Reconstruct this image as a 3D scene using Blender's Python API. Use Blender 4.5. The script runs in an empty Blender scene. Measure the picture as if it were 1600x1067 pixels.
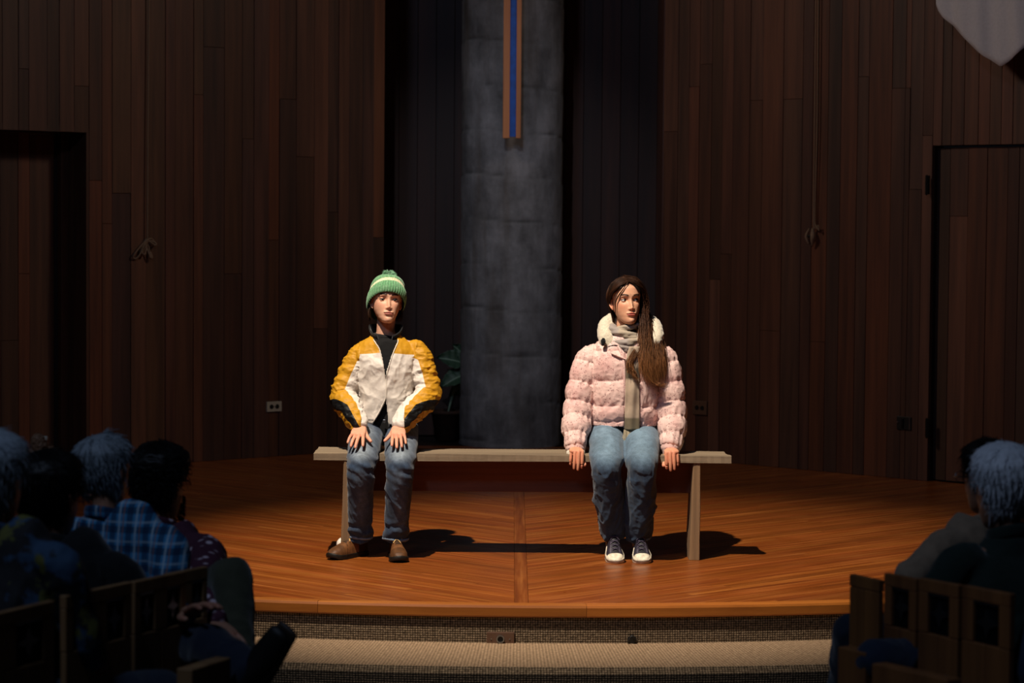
import bpy, bmesh, math, random
import numpy as np
from mathutils import Vector, Matrix, noise as mnoise
random.seed(7); rng = np.random.default_rng(7)
SC = bpy.context.scene
COL = bpy.context.scene.collection
PI = math.pi
# ---------------------------------------------------------------- camera, world, lights, exposure
CAMLOC = Vector((0.0, -12.0, 1.665)); FPX = 3840.0
PITCH = math.atan(190.5 / FPX); ROLL = math.radians(0.45)
cd = bpy.data.cameras.new('camera'); cam = bpy.data.objects.new('camera', cd); COL.objects.link(cam)
cd.sensor_width = 36.0; cd.lens = FPX / 1600 * 36.0; cd.clip_end = 200
cam.location = CAMLOC
CM = Matrix.Rotation(PI / 2 - PITCH, 3, 'X') @ Matrix.Rotation(ROLL, 3, 'Z')
cam.rotation_euler = CM.to_euler()
cd.dof.use_dof = True; cd.dof.focus_distance = 12.0; cd.dof.aperture_fstop = 3.5
SC.camera = cam
SC.view_settings.view_transform = 'Standard'; SC.view_settings.look = 'None'
SC.view_settings.exposure = 0.0; SC.view_settings.gamma = 1.0
SC.view_settings.use_curve_mapping = False

world = bpy.data.worlds.new('world'); SC.world = world; world.use_nodes = True
world.node_tree.nodes['Background'].inputs[0].default_value = (0.55, 0.7, 1.0, 1)
world.node_tree.nodes['Background'].inputs[1].default_value = 0.0022

def light(name, kind, loc, target, energy, color, **kw):
    d = bpy.data.lights.new(name, kind); d.energy = energy; d.color = color
    for k, v in kw.items(): setattr(d, k, v)
    o = bpy.data.objects.new(name, d); COL.objects.link(o); o.location = loc
    o.rotation_euler = (Vector(target) - Vector(loc)).to_track_quat('-Z', 'Y').to_euler()
    return o
# the stage spotlight, high at the front left
light('stage_spotlight', 'SPOT', (-1.65, -3.5, 7.4), (0.15, -0.05, 0.2), 4200, (1.0, 0.86, 0.69),
      spot_size=math.radians(35), spot_blend=0.8, shadow_soft_size=0.06)
# weak cool house light high over the seats on the left
light('house_light_cool', 'AREA', (-2.6, -8.5, 7.5), (0, 1.0, 0.8), 105, (0.52, 0.68, 1.0), size=1.0)
light('pillar_fill_cool', 'SPOT', (-1.1, -5.0, 7.8), (-0.05, 6.0, 1.7), 560, (0.84, 0.90, 1.0), spot_size=math.radians(15), spot_blend=0.9, shadow_soft_size=0.05)  # added unseen cool fill, put in to brighten the pillar
# added unseen warm fills that brighten the back walls
light('wall_fill_left', 'SPOT', (-4.2, 0.6, 7.0), (2.5, 4.0, 2.3), 500, (1.0, 0.80, 0.64), spot_size=math.radians(58), spot_blend=1.0, shadow_soft_size=0.5)
light('wall_fill_right', 'SPOT', (4.2, 0.6, 7.0), (-2.4, 4.2, 2.3), 430, (1.0, 0.80, 0.64), spot_size=math.radians(58), spot_blend=1.0, shadow_soft_size=0.5)

# ---------------------------------------------------------------- pixel <-> world (1600 x 1067 frame)
def ray(px, py):
    v = Vector(((px - 800) / FPX, -(py - 533.5) / FPX, -1.0))
    return CM @ v
def at(px, py, Y):
    """world point seen at pixel (px,py) at world depth Y"""
    d = ray(px, py); t = (Y - CAMLOC.y) / d.y
    return CAMLOC + d * t
def at_z(px, py, z):
    d = ray(px, py); t = (z - CAMLOC.z) / d.z
    return CAMLOC + d * t
def at_line(px, py, p0, p1):
    """world point on the vertical plane through plan points p0,p1"""
    n = Vector((-(p1[1] - p0[1]), p1[0] - p0[0], 0)); d = ray(px, py)
    t = (Vector((p0[0], p0[1], 0)) - CAMLOC).dot(n) / d.dot(n)
    return CAMLOC + d * t
def proj(p):
    v = CM.transposed() @ (Vector(p) - CAMLOC)
    return 800 + FPX * v.x / -v.z, 533.5 - FPX * v.y / -v.z

# ---------------------------------------------------------------- colours and materials
def lin(c):
    return c / 12.92 if c <= 0.04045 else ((c + 0.055) / 1.055) ** 2.4
def rgb(h):
    h = h.lstrip('#'); return tuple(lin(int(h[i:i + 2], 16) / 255) for i in (0, 2, 4))
MATS = {}
class NT:
    def __init__(s, name):
        s.m = bpy.data.materials.new(name); s.m.use_nodes = True
        s.t = s.m.node_tree; s.b = s.t.nodes['Principled BSDF']; MATS[name] = s.m
    def n(s, typ, **kw):
        nd = s.t.nodes.new(typ)
        for k, v in kw.items():
            if k == 'i':
                for a, b in v.items():
                    if hasattr(b, 'is_output') or isinstance(b, bpy.types.NodeSocket): s.t.links.new(b, nd.inputs[a])
                    else: nd.inputs[a].default_value = b
            else: setattr(nd, k, v)
        return nd
    def coord(s, which='Object', scale=(1, 1, 1), rot=(0, 0, 0)):
        c = s.n('ShaderNodeTexCoord'); mp = s.n('ShaderNodeMapping', i={0: c.outputs[which]})
        mp.inputs['Scale'].default_value = scale; mp.inputs['Rotation'].default_value = rot
        return mp.outputs[0]
    def noise(s, vec, scale=5, detail=4, rough=0.55):
        return s.n('ShaderNodeTexNoise', i={'Vector': vec, 'Scale': scale, 'Detail': detail, 'Roughness': rough}).outputs[0]
    def ramp(s, fac, stops):
        r = s.n('ShaderNodeValToRGB', i={0: fac}); e = r.color_ramp.elements
        while len(e) < len(stops): e.new(0.5)
        for k, (p, c) in enumerate(stops):
            e[k].position = p; e[k].color = (*c, 1) if len(c) == 3 else c
        return r.outputs[0]
    def math(s, op, a, b=0.0, clamp=False):
        nd = s.n('ShaderNodeMath', operation=op, use_clamp=clamp)
        for k, v in ((0, a), (1, b)):
            if isinstance(v, bpy.types.NodeSocket): s.t.links.new(v, nd.inputs[k])
            else: nd.inputs[k].default_value = v
        return nd.outputs[0]
    def mix(s, fac, a, b, blend='MIX'):
        nd = s.n('ShaderNodeMix', data_type='RGBA', blend_type=blend)
        for k, v in ((0, fac), (6, a), (7, b)):
            if isinstance(v, bpy.types.NodeSocket): s.t.links.new(v, nd.inputs[k])
            elif k == 0: nd.inputs[0].default_value = v
            else: nd.inputs[k].default_value = (*v, 1) if len(v) == 3 else v
        return nd.outputs[2]
    def attr(s, name, out='Color'):
        return s.n('ShaderNodeAttribute', attribute_name=name).outputs[out]
    def out(s, color=None, rough=0.6, bump=None, strength=0.3, dist=0.01, **kw):
        if color is not None:
            if isinstance(color, bpy.types.NodeSocket): s.t.links.new(color, s.b.inputs['Base Color'])
            else: s.b.inputs['Base Color'].default_value = (*color, 1)
        if isinstance(rough, bpy.types.NodeSocket): s.t.links.new(rough, s.b.inputs['Roughness'])
        else: s.b.inputs['Roughness'].default_value = rough
        if bump is not None:
            bn = s.n('ShaderNodeBump', i={'Height': bump, 'Strength': strength, 'Distance': dist})
            s.t.links.new(bn.outputs[0], s.b.inputs['Normal'])
        for k, v in kw.items(): s.b.inputs[k.replace('_', ' ')].default_value = v
        return s.m
def plain(name, hexc, rough=0.6, metallic=0.0, nscale=40, namt=0.25, bump=0.1, spec=0.5, coord='Object', **kw):
    m = NT(name); c = rgb(hexc); v = m.coord(coord)
    n = m.noise(v, nscale, 4)
    dark = tuple(x * (1 - namt) for x in c); lite = tuple(min(1, x * (1 + namt)) for x in c)
    col = m.ramp(n, [(0.3, dark), (0.7, lite)])
    m.out(col, rough, n, bump, 0.004, Metallic=metallic, Specular_IOR_Level=spec, **kw)
    return m.m
def wood(name, axis, c_dark, c_light, rough=0.5, scale=1.0, use_col=True, grain=26, bump=0.12, coat=0.0, spec=0.5):
    """grain runs along the given object axis; tint from the 'Col' attribute"""
    m = NT(name)
    sc = [grain, grain, grain]; sc['XYZ'.index(axis)] = grain / 22
    v = m.coord('Object', tuple(k * scale for k in sc))
    if use_col:
        off = m.n('ShaderNodeVectorMath', operation='ADD', i={0: v, 1: m.n('ShaderNodeVectorMath', operation='SCALE', i={0: m.attr('Col'), 'Scale': 37.0}).outputs[0]}).outputs[0]
    else: off = v
    n1 = m.noise(off, 1.0, 6, 0.6)
    n2 = m.noise(off, 0.22, 3, 0.5)
    f = m.math('ADD', m.math('MULTIPLY', n1, 0.6), m.math('MULTIPLY', n2, 0.4))
    col = m.ramp(f, [(0.3, rgb(c_dark)), (0.68, rgb(c_light))])
    if use_col: col = m.mix(1.0, col, m.attr('Col'), 'MULTIPLY')
    m.out(col, rough, n1, bump, 0.004, Coat_Weight=coat, Coat_Roughness=0.2, Specular_IOR_Level=spec)
    return m.m

# ---------------------------------------------------------------- object helpers
def setcol(me, cols, name='Col'):
    a = me.color_attributes.new(name, 'FLOAT_COLOR', 'POINT')
    c = np.ones((len(me.vertices), 4), dtype=np.float32); c[:, :3] = cols
    a.data.foreach_set('color', c.ravel())
def mesh_np(name, V, F, mat=None, parent=None, cols=None, attrs=None, smooth=True, F3=None, kind=None):
    V = np.asarray(V, dtype=np.float32)
    me = bpy.data.meshes.new(name)
    F = np.asarray(F, dtype=np.int32).reshape(-1, 4) if F is not None and len(F) else np.zeros((0, 4), np.int32)
    F3 = np.asarray(F3, dtype=np.int32).reshape(-1, 3) if F3 is not None and len(F3) else np.zeros((0, 3), np.int32)
    me.vertices.add(len(V)); me.vertices.foreach_set('co', V.ravel())
    nl = F.size + F3.size; me.loops.add(nl)
    me.loops.foreach_set('vertex_index', np.concatenate([F.ravel(), F3.ravel()]))
    me.polygons.add(len(F) + len(F3))
    st = np.concatenate([np.arange(len(F)) * 4, F.size + np.arange(len(F3)) * 3]).astype(np.int32)
    me.polygons.foreach_set('loop_start', st)
    me.polygons.foreach_set('use_smooth', np.full(len(st), smooth))
    me.update(calc_edges=True); me.validate()
    if cols is not None: setcol(me, cols)
    for k, v in (attrs or {}).items():
        a = me.attributes.new(k, 'FLOAT', 'POINT'); a.data.foreach_set('value', np.asarray(v, np.float32))
    o = bpy.data.objects.new(name, me); COL.objects.link(o)
    if mat: me.materials.append(MATS[mat] if isinstance(mat, str) else mat)
    if parent is not None: put(o, parent)
    if kind: o['kind'] = kind
    return o
def put(o, parent):
    o.parent = parent; o.matrix_parent_inverse = parent.matrix_world.inverted()
def tag(o, label=None, cat=None, group=None, kind=None):
    if label: o['label'] = label
    if cat: o['category'] = cat
    if group: o['group'] = group
    if kind: o['kind'] = kind
    return o
def thing(name, label, cat, loc=(0, 0, 0), group=None):
    o = bpy.data.objects.new(name, None); COL.objects.link(o); o.location = loc
    o.empty_display_size = 0.1
    o.matrix_world = Matrix.Translation(Vector(loc))
    return tag(o, label, cat, group)
class MB:
    """collects simple shapes; build() links them as one mesh"""
    def __init__(s): s.V = []; s.F = []; s.C = []; s.n = 0
    def add(s, V, F, col=(1, 1, 1)):
        V = np.asarray(V, float).reshape(-1, 3)
        s.F += [tuple(int(i) + s.n for i in f) for f in F]; s.V.append(V)
        s.C.append(np.tile(np.asarray(col, float), (len(V), 1)) if np.ndim(col) == 1 else np.asarray(col)); s.n += len(V); return s
    def box(s, lo, hi, col=(1, 1, 1), M=None):
        x0, y0, z0 = lo; x1, y1, z1 = hi
        V = np.array([(x0, y0, z0), (x1, y0, z0), (x1, y1, z0), (x0, y1, z0), (x0, y0, z1), (x1, y0, z1), (x1, y1, z1), (x0, y1, z1)], float)
        if M is not None: V = np.array([tuple(M @ Vector(v)) for v in V])
        return s.add(V, [(0, 3, 2, 1), (4, 5, 6, 7), (0, 1, 5, 4), (1, 2, 6, 5), (2, 3, 7, 6), (3, 0, 4, 7)], col)
    def prism(s, poly, z0, z1, col=(1, 1, 1), M=None):
        n = len(poly); V = [(*p, z0) for p in poly] + [(*p, z1) for p in poly]
        if M is not None: V = [tuple(M @ Vector(v)) for v in V]
        return s.add(V, [tuple(range(n - 1, -1, -1)), tuple(range(n, 2 * n))] + [(i, (i + 1) % n, (i + 1) % n + n, i + n) for i in range(n)], col)
    def tube(s, path, rad, n=12, col=(1, 1, 1), **kw):
        V, F = tube(path, rad, n, **kw); return s.add(V, F, col)
    def build(s, name, mat, parent=None, smooth=False, bevel=0, kind=None, segs=2):
        me = bpy.data.meshes.new(name); V = np.concatenate(s.V)
        me.from_pydata([tuple(v) for v in V], [], s.F); me.validate(); setcol(me, np.concatenate(s.C))
        if smooth: me.polygons.foreach_set('use_smooth', np.ones(len(me.polygons), bool))
        me.materials.append(MATS[mat] if isinstance(mat, str) else mat)
        o = bpy.data.objects.new(name, me); COL.objects.link(o)
        if bevel:
            b = o.modifiers.new('bevel', 'BEVEL'); b.width = bevel; b.segments = segs; b.limit_method = 'ANGLE'
        if parent is not None: put(o, parent)
        if kind: o['kind'] = kind
        return o
def catmull(P, k):
    P = np.asarray(P, float)
    if len(P) == 2 or k <= 1:
        if k <= 1: return P
        t = np.linspace(0, 1, k + 1)[:, None]; return P[0] * (1 - t) + P[1] * t
    Q = np.vstack([2 * P[0] - P[1], P, 2 * P[-1] - P[-2]]); out = []
    for i in range(1, len(Q) - 2):
        p0, p1, p2, p3 = Q[i - 1:i + 3]
        for t in np.linspace(0, 1, k, endpoint=False):
            out.append(0.5 * (2 * p1 + (p2 - p0) * t + (2 * p0 - 5 * p1 + 4 * p2 - p3) * t * t + (3 * p1 - p0 - 3 * p2 + p3) * t ** 3))
    out.append(P[-1]); return np.array(out)
def tube(path, rad, n=20, front=(0, -1, 0), k=4, cap=True, p=2.0, closed=True, ce=1.0):
    """loft along a smoothed path; rad items: r or (side, front). p: superellipse exponent"""
    path = catmull(path, k)
    R = np.array([(r, r) if np.isscalar(r) else tuple(r) for r in rad], float)
    R = np.maximum(catmull(R, k), 1e-4) if len(R) > 1 else np.repeat(R, len(path), 0)
    T = np.gradient(path, axis=0); T /= np.linalg.norm(T, axis=1)[:, None] + 1e-12
    if cap:
        # rounded ends
        def capend(pt, t, r, sgn):
            pts = []; rr = []
            m = min(r)
            for a in (0.45, 0.8, 0.97):
                pts.append(pt + sgn * t * m * a * ce); rr.append(r * math.sqrt(max(0, 1 - a * a)))
            return pts, rr
        p1, r1 = capend(path[-1], T[-1], R[-1], 1); p0, r0 = capend(path[0], T[0], R[0], -1)
        path = np.vstack([p0[::-1], path, p1]); R = np.vstack([r0[::-1], R, r1])
        T = np.vstack([[T[0]] * 3, T, [T[-1]] * 3])
    fr = np.asarray(front, float)
    S = np.cross(T, fr); ln = np.linalg.norm(S, axis=1)
    if (ln < 0.15).any():
        alt = np.cross(T, np.array([0.0, 0.3, 1.0])); S[ln < 0.15] = alt[ln < 0.15]
    S /= np.linalg.norm(S, axis=1)[:, None]; B = np.cross(S, T)
    a = np.linspace(0, 2 * PI, n, endpoint=False); ca, sa = np.cos(a), np.sin(a)
    if p != 2.0:
        ca = np.sign(ca) * np.abs(ca) ** (2 / p); sa = np.sign(sa) * np.abs(sa) ** (2 / p)
    V = path[:, None, :] + S[:, None, :] * (R[:, 0, None] * ca)[..., None] + B[:, None, :] * (R[:, 1, None] * sa)[..., None]
    m = len(path); V = V.reshape(-1, 3)
    i = np.arange(m - 1)[:, None] * n; j = np.arange(n)[None, :]; j2 = (j + 1) % n
    F = np.stack([i + j, i + j2, i + n + j2, i + n + j], -1).reshape(-1, 4)
    F = [tuple(f) for f in F]
    if closed:
        F.append(tuple(range(n - 1, -1, -1))); F.append(tuple(range((m - 1) * n, m * n)))
    return V, F
def merge(parts):
    Vs = []; Fs = []; n = 0
    for V, F in parts:
        Vs.append(np.asarray(V, float)); Fs += [tuple(int(i) + n for i in f) for f in F]; n += len(V)
    return np.concatenate(Vs), Fs
def remesh(parts, voxel, smooth=6, factor=0.5):
    V, F = merge(parts)
    me = bpy.data.meshes.new('tmp'); me.from_pydata([tuple(v) for v in V], [], F); me.update()
    bm = bmesh.new(); bm.from_mesh(me); bmesh.ops.recalc_face_normals(bm, faces=bm.faces); bm.to_mesh(me); bm.free()
    o = bpy.data.objects.new('tmp', me); COL.objects.link(o)
    r = o.modifiers.new('r', 'REMESH'); r.mode = 'VOXEL'; r.voxel_size = voxel; r.adaptivity = 0
    if smooth:
        s = o.modifiers.new('s', 'SMOOTH'); s.iterations = smooth; s.factor = factor
    dg = bpy.context.evaluated_depsgraph_get(); ev = o.evaluated_get(dg); m2 = ev.to_mesh()
    W = np.empty(len(m2.vertices) * 3, np.float32); m2.vertices.foreach_get('co', W); W = W.reshape(-1, 3).astype(float)
    L = np.empty(len(m2.loops), np.int32); m2.loops.foreach_get('vertex_index', L)
    tot = np.empty(len(m2.polygons), np.int32); m2.polygons.foreach_get('loop_total', tot)
    ev.to_mesh_clear(); bpy.data.objects.remove(o); bpy.data.meshes.remove(me)
    assert (tot == 4).all(), 'remesh gave non quads'
    return W, L.reshape(-1, 4)
def vnormals(V, F):
    a = V[F[:, 2]] - V[F[:, 0]]; b = V[F[:, 3]] - V[F[:, 1]]; fn = np.cross(a, b)
    N = np.zeros_like(V)
    for c in range(4):
        for d in range(3): N[:, d] += np.bincount(F[:, c], fn[:, d], len(V))
    return N / (np.linalg.norm(N, axis=1)[:, None] + 1e-12)
def _h(i, j, k, s):
    n = (i * 374761393 + j * 668265263 + k * 2147483647 + s * 974634777) & 0xffffffff
    n = ((n ^ (n >> 13)) * 1274126177) & 0xffffffff
    return ((n ^ (n >> 16)) & 0xffff) / 65535.0
def vnoise(P, s=0):
    P = np.asarray(P, float); I = np.floor(P).astype(np.int64); f = P - I; f = f * f * (3 - 2 * f)
    o = 0
    for dx in (0, 1):
        for dy in (0, 1):
            for dz in (0, 1):
                w = (f[:, 0] if dx else 1 - f[:, 0]) * (f[:, 1] if dy else 1 - f[:, 1]) * (f[:, 2] if dz else 1 - f[:, 2])
                o = o + w * _h(I[:, 0] + dx, I[:, 1] + dy, I[:, 2] + dz, s)
    return o
def fbm(P, s=0, oct=3):
    o = 0; a = 0.5; t = 0; P = np.asarray(P, float)
    for k in range(oct):
        o = o + a * vnoise(P * 2 ** k + k * 17.3, s + k); t += a; a *= 0.5
    return o / t
def ridge(P, s=0, oct=2):
    """0..1, sharp crests"""
    o = 0; a = 1.0; t = 0; P = np.asarray(P, float)
    for k in range(oct):
        o = o + a * (1 - np.abs(2 * vnoise(P * 2 ** k + k * 9.1, s + k) - 1)) ** 2; t += a; a *= 0.5
    return o / t
def sstep(a, b, x):
    t = np.clip((np.asarray(x, float) - a) / (b - a), 0, 1); return t * t * (3 - 2 * t)
def seginfo(V, pts):
    """nearest point on polyline: arclength s, distance d, index"""
    pts = np.asarray(pts, float); best = None; s0 = 0
    for i in range(len(pts) - 1):
        a, b = pts[i], pts[i + 1]; L = np.linalg.norm(b - a); t = np.clip(((V - a) @ (b - a)) / L ** 2, 0, 1)
        q = a + t[:, None] * (b - a); d = np.linalg.norm(V - q, axis=1); s = s0 + t * L
        if best is None: best = [s, d, q.copy()]
        else:
            m = d < best[1]; best[0] = np.where(m, s, best[0]); best[1] = np.where(m, d, best[1]); best[2][m] = q[m]
        s0 += L
    return best
# ---------------------------------------------------------------- materials of the setting
wood('wall_wood', 'Z', '2c1810', '643e29', rough=0.55, grain=20, bump=0.15)
wood('dark_wood', 'Z', '1c0f0a', '2a1710', rough=0.7, use_col=False)
m = NT('floor_wood')   # grain follows the boards: coordinates come from board-aligned attributes
m_v = m.n('ShaderNodeCombineXYZ', i={0: m.math('MULTIPLY', m.attr('along', 'Fac'), 1.1), 1: m.math('MULTIPLY', m.attr('across', 'Fac'), 30.0), 2: m.attr('seed', 'Fac')}).outputs[0]
m_n = m.noise(m_v, 1.0, 5, 0.6)
m_c = m.mix(1.0, m.ramp(m_n, [(0.25, rgb('65300f')), (0.5, rgb('854517')), (0.8, rgb('ac6a31'))]), m.attr('Col'), 'MULTIPLY')
m_r = m.ramp(m.noise(m.coord('Object'), 3.0, 3), [(0.3, (0.26,) * 3), (0.7, (0.40,) * 3)])
m.out(m_c, m_r, m_n, 0.08, 0.002, Specular_IOR_Level=0.45)
wood('nosing_wood', 'X', '7a4012', 'b9712c', rough=0.4, grain=16)
wood('bench_wood', 'X', '5f5040', 'a08c72', rough=0.8, grain=30, use_col=True, bump=0.5)
wood('bench_leg_wood', 'Z', '523e2c', '96795a', rough=0.8, grain=30, use_col=True, bump=0.5)
wood('bench_apron_wood', 'X', '3a2019', '7a4a38', rough=0.75, grain=14, use_col=True, bump=0.4)
wood('pew_wood', 'Z', '5a3c22', '9a7146', rough=0.6, grain=14, use_col=True)
wood('cross_wood', 'Z', '96603a', 'd0925f', rough=0.5, grain=18)
m = NT('concrete'); v = m.coord('Object')
n1 = m.noise(v, 3.2, 8, 0.65); n2 = m.noise(m.coord('Object', (1, 1, 0.35)), 9, 5, 0.6); st = m.noise(m.coord('Object', (5, 5, 0.5)), 1.3, 4)
c = m.ramp(m.math('ADD', m.math('MULTIPLY', n1, 0.6), m.math('MULTIPLY', n2, 0.4)), [(0.32, rgb('464649')), (0.5, rgb('74767b')), (0.68, rgb('9a9ca3'))])
c = m.mix(m.ramp(st, [(0.5, (0, 0, 0)), (0.72, (0.6,) * 3)]), c, rgb('574c40'))
sm = m.attr('seam', 'Fac'); c = m.mix(m.math('MULTIPLY', sm, 0.75), c, rgb('1c1a18'))
m.out(c, 0.85, m.math('ADD', n1, m.math('MULTIPLY', n2, 0.4)), 0.6, 0.02)
def loop_carpet(name, dark, light, ux, uy, hole=0.5):
    m = NT(name); c = m.n('ShaderNodeCombineXYZ', i={0: m.math('MULTIPLY', m.attr('u', 'Fac'), ux), 1: m.math('MULTIPLY', m.attr('w', 'Fac'), uy), 2: 0.0}).outputs[0]
    vo = m.n('ShaderNodeTexVoronoi', i={'Vector': c, 'Scale': 1.0, 'Randomness': 0.15}).outputs['Distance']
    nn = m.noise(c, 0.7, 3)
    h = m.math('SUBTRACT', 1.0, vo)
    col = m.mix(m.ramp(vo, [(0.15, (0, 0, 0)), (hole, (1, 1, 1))]), m.ramp(nn, [(0.35, rgb(dark)), (0.65, rgb(light))]), tuple(x * 0.12 for x in rgb(dark)))
    m.out(col, 0.95, h, 1.0, 0.004, Specular_IOR_Level=0.1); return m.m
loop_carpet('riser_carpet', '6a5a48', 'a08a70', 92, 100, 0.62)
loop_carpet('tread_carpet', '8f755c', 'c2a484', 75, 150, 0.85)
plain('hall_carpet', '4a4038', 0.95, nscale=200, bump=0.6, spec=0.1)
plain('ivory_plastic', 'a8a08f', 0.4, nscale=8, namt=0.05, bump=0.02)
plain('brown_plastic', '5b4030', 0.45, nscale=8, namt=0.1, bump=0.02)
plain('dark_socket', '0d0b0a', 0.5)
plain('steel', '9aa0a8', 0.3, 1.0, namt=0.1, bump=0.02)
plain('dark_steel', '2a2826', 0.4, 0.8, namt=0.1, bump=0.02)
plain('blue_paint', '1250b0', 0.55, nscale=20, namt=0.2, bump=0.05)
plain('rope', '7a6450', 0.9, nscale=300, namt=0.4, bump=0.6)
plain('white_cloth', 'b9b7bb', 0.9, nscale=60, namt=0.05, bump=0.2)
plain('white_ball_plastic', 'ece4d8', 0.35, nscale=8, namt=0.04, bump=0.01)
plain('black_rubber', '0e0e0e', 0.6)
plain('terracotta', '4b3024', 0.8)
plain('soil', '1c1410', 1.0, nscale=60, bump=1.0)
m = NT('leaf_green')
veins = m.math('ABSOLUTE', m.math('SINE', m.math('MULTIPLY', m.math('ADD', m.attr('lv', 'Fac'), m.math('MULTIPLY', m.math('ABSOLUTE', m.attr('lu', 'Fac')), -0.8)), 26.0)))
lf = m.math('MAXIMUM', m.ramp(veins, [(0.0, (1, 1, 1)), (0.28, (0, 0, 0))]), m.ramp(m.math('ABSOLUTE', m.attr('lu', 'Fac')), [(0.02, (1, 1, 1)), (0.07, (0, 0, 0))]))
m.out(m.mix(lf, rgb('2c4a34'), rgb('9fb69c')), 0.45, veins, 0.3, 0.003)

# ---------------------------------------------------------------- stage floor
FC = (0.05, 4.75); FR = 6.2             # centre and radius of the curved stage front (front edge at y = -1.45)
TREAD_Z = -0.165; HALL_Z = -0.345
WL = ((-3.6, 3.44), (-0.99, 5.66))        # left wing of the panelled wall, plan
WR = ((3.6, 2.95), (1.05, 5.32))          # right wing
def rim(a, r=FR): return (FC[0] + r * math.sin(a), FC[1] - r * math.cos(a))
def build_stage():
    fl = bpy.data.objects.new('floor', None)
    bm = MB()
    A = np.radians(np.linspace(-62, 62, 63))
    poly = [rim(a, FR - 0.012) for a in A] + [(6.0, 8), (-6.0, 8)]
    bm.prism(poly, -0.34, -0.012)
    o = bm.build('floor', 'dark_wood', kind='structure')
    # floorboards of the two halves, mitred on a centre board
    t = 0.9; L = math.hypot(1, t); W = 0.058
    Vs = []; Fs = []; al = []; ac = []; sd = []; cc = []; n = 0
    r = random.Random(3)
    def clip(poly, keep):           # poly: list of (x,y); keep(p)->signed value, >=0 kept
        out = []
        for i in range(len(poly)):
            a, b = poly[i], poly[(i + 1) % len(poly)]; fa, fb = keep(a), keep(b)
            if fa >= 0: out.append(a)
            if (fa < 0) != (fb < 0):
                s = fa / (fa - fb); out.append((a[0] + (b[0] - a[0]) * s, a[1] + (b[1] - a[1]) * s))
        return out
    for sgn in (-1, 1):
        d = (sgn / L, t / L); q = (-t / L * sgn, 1 / L)      # outwards-and-back, and across
        for k in range(-70, 110):
            s = r.uniform(-1.0, 0)
            while s < 7.5:
                ln = r.uniform(1.0, 3.0); g = 0.0008
                c0 = (0.05 + q[0] * k * W, -1.5 + q[1] * k * W)
                P = [(c0[0] + d[0] * a + q[0] * b, c0[1] + d[1] * a + q[1] * b) for a, b in ((s + g, g), (s + ln - g, g), (s + ln - g, W - g), (s + g, W - g))]
                P = clip(P, lambda p: sgn * (p[0] - 0.05) - 0.031)
                if len(P) > 2 and k < 110:
                    for w in ((-1, 6.3), (1, 6.3)): pass
                    P = clip(P, lambda p: 6.0 - p[1])
                    P = clip(P, lambda p: 4.3 - abs(p[0])) if len(P) > 2 else P
                if len(P) > 2:
                    cx = sum(p[0] for p in P) / len(P); cy = sum(p[1] for p in P) / len(P)
                    rr = max(math.hypot(p[0] - FC[0], p[1] - FC[1]) for p in P)
                    if rr > FR - 0.052:
                        if math.hypot(cx - FC[0], cy - FC[1]) > FR + 1.2: s += ln; continue
                        # cut with the tangent polygon of the rim
                        a0 = math.atan2(cx - FC[0], FC[1] - cy)
                        for a in np.radians(np.arange(-64, 65, 2)):
                            nx, ny = math.sin(a), -math.cos(a)
                            P = clip(P, lambda p: (FR - 0.052) - ((p[0] - FC[0]) * nx + (p[1] - FC[1]) * ny))
                            if len(P) < 3: break
                if len(P) > 2:
                    m_ = len(P); z = r.uniform(-0.0003, 0.0)
                    Vs += [(*p, z) for p in P] + [(*p, -0.02) for p in P]
                    Fs.append(tuple(range(n, n + m_))); Fs += [(n + (i + 1) % m_, n + i, n + m_ + i, n + m_ + (i + 1) % m_) for i in range(m_)]
                    sh = r.choice((0.86, 0.93, 0.97, 1.0, 1.0, 1.04, 1.12)); cc += [(sh * r.uniform(.97, 1.03), sh * r.uniform(0.93, 1.03), sh * 0.95)] * (2 * m_)
                    se = r.uniform(0, 90)
                    for p in P + P:
                        x, y = p[0] - c0[0], p[1] - c0[1]
                        al.append(x * d[0] + y * d[1]); ac.append(x * q[0] + y * q[1]); sd.append(se)
                    n += 2 * m_
                s += ln
    me = bpy.data.meshes.new('floorboard'); me.from_pydata(Vs, [], Fs); me.update()
    setcol(me, np.array(cc))
    for nm, v in (('along', al), ('across', ac), ('seed', sd)):
        a = me.attributes.new(nm, 'FLOAT', 'POINT'); a.data.foreach_set('value', np.array(v, np.float32))
    me.materials.append(MATS['floor_wood'])
    fb = bpy.data.objects.new('floorboard', me); COL.objects.link(fb); put(fb, o); fb['kind'] = 'stuff'
    cb = MB().box((0.02, -1.396, -0.02), (0.08, 6, 0.0), (0.86, 0.84, 0.84))
    co = cb.build('centre_board', 'floor_wood', o, bevel=0.001)
    V = np.empty(len(co.data.vertices) * 3); co.data.vertices.foreach_get('co', V); V = V.reshape(-1, 3)
    for nm, v in (('along', V[:, 1]), ('across', V[:, 0]), ('seed', V[:, 0] * 0 + 5)):
        a = co.data.attributes.new(nm, 'FLOAT', 'POINT'); a.data.foreach_set('value', v.astype(np.float32))
    # rounded nosing boards along the rim
    nos = bpy.data.objects.new('trim_1', None); COL.objects.link(nos); nos['kind'] = 'structure'
    cuts = [-58, -44, -31, -19, -8.2, 2.6, 14, 26, 38, 50, 60]
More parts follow.
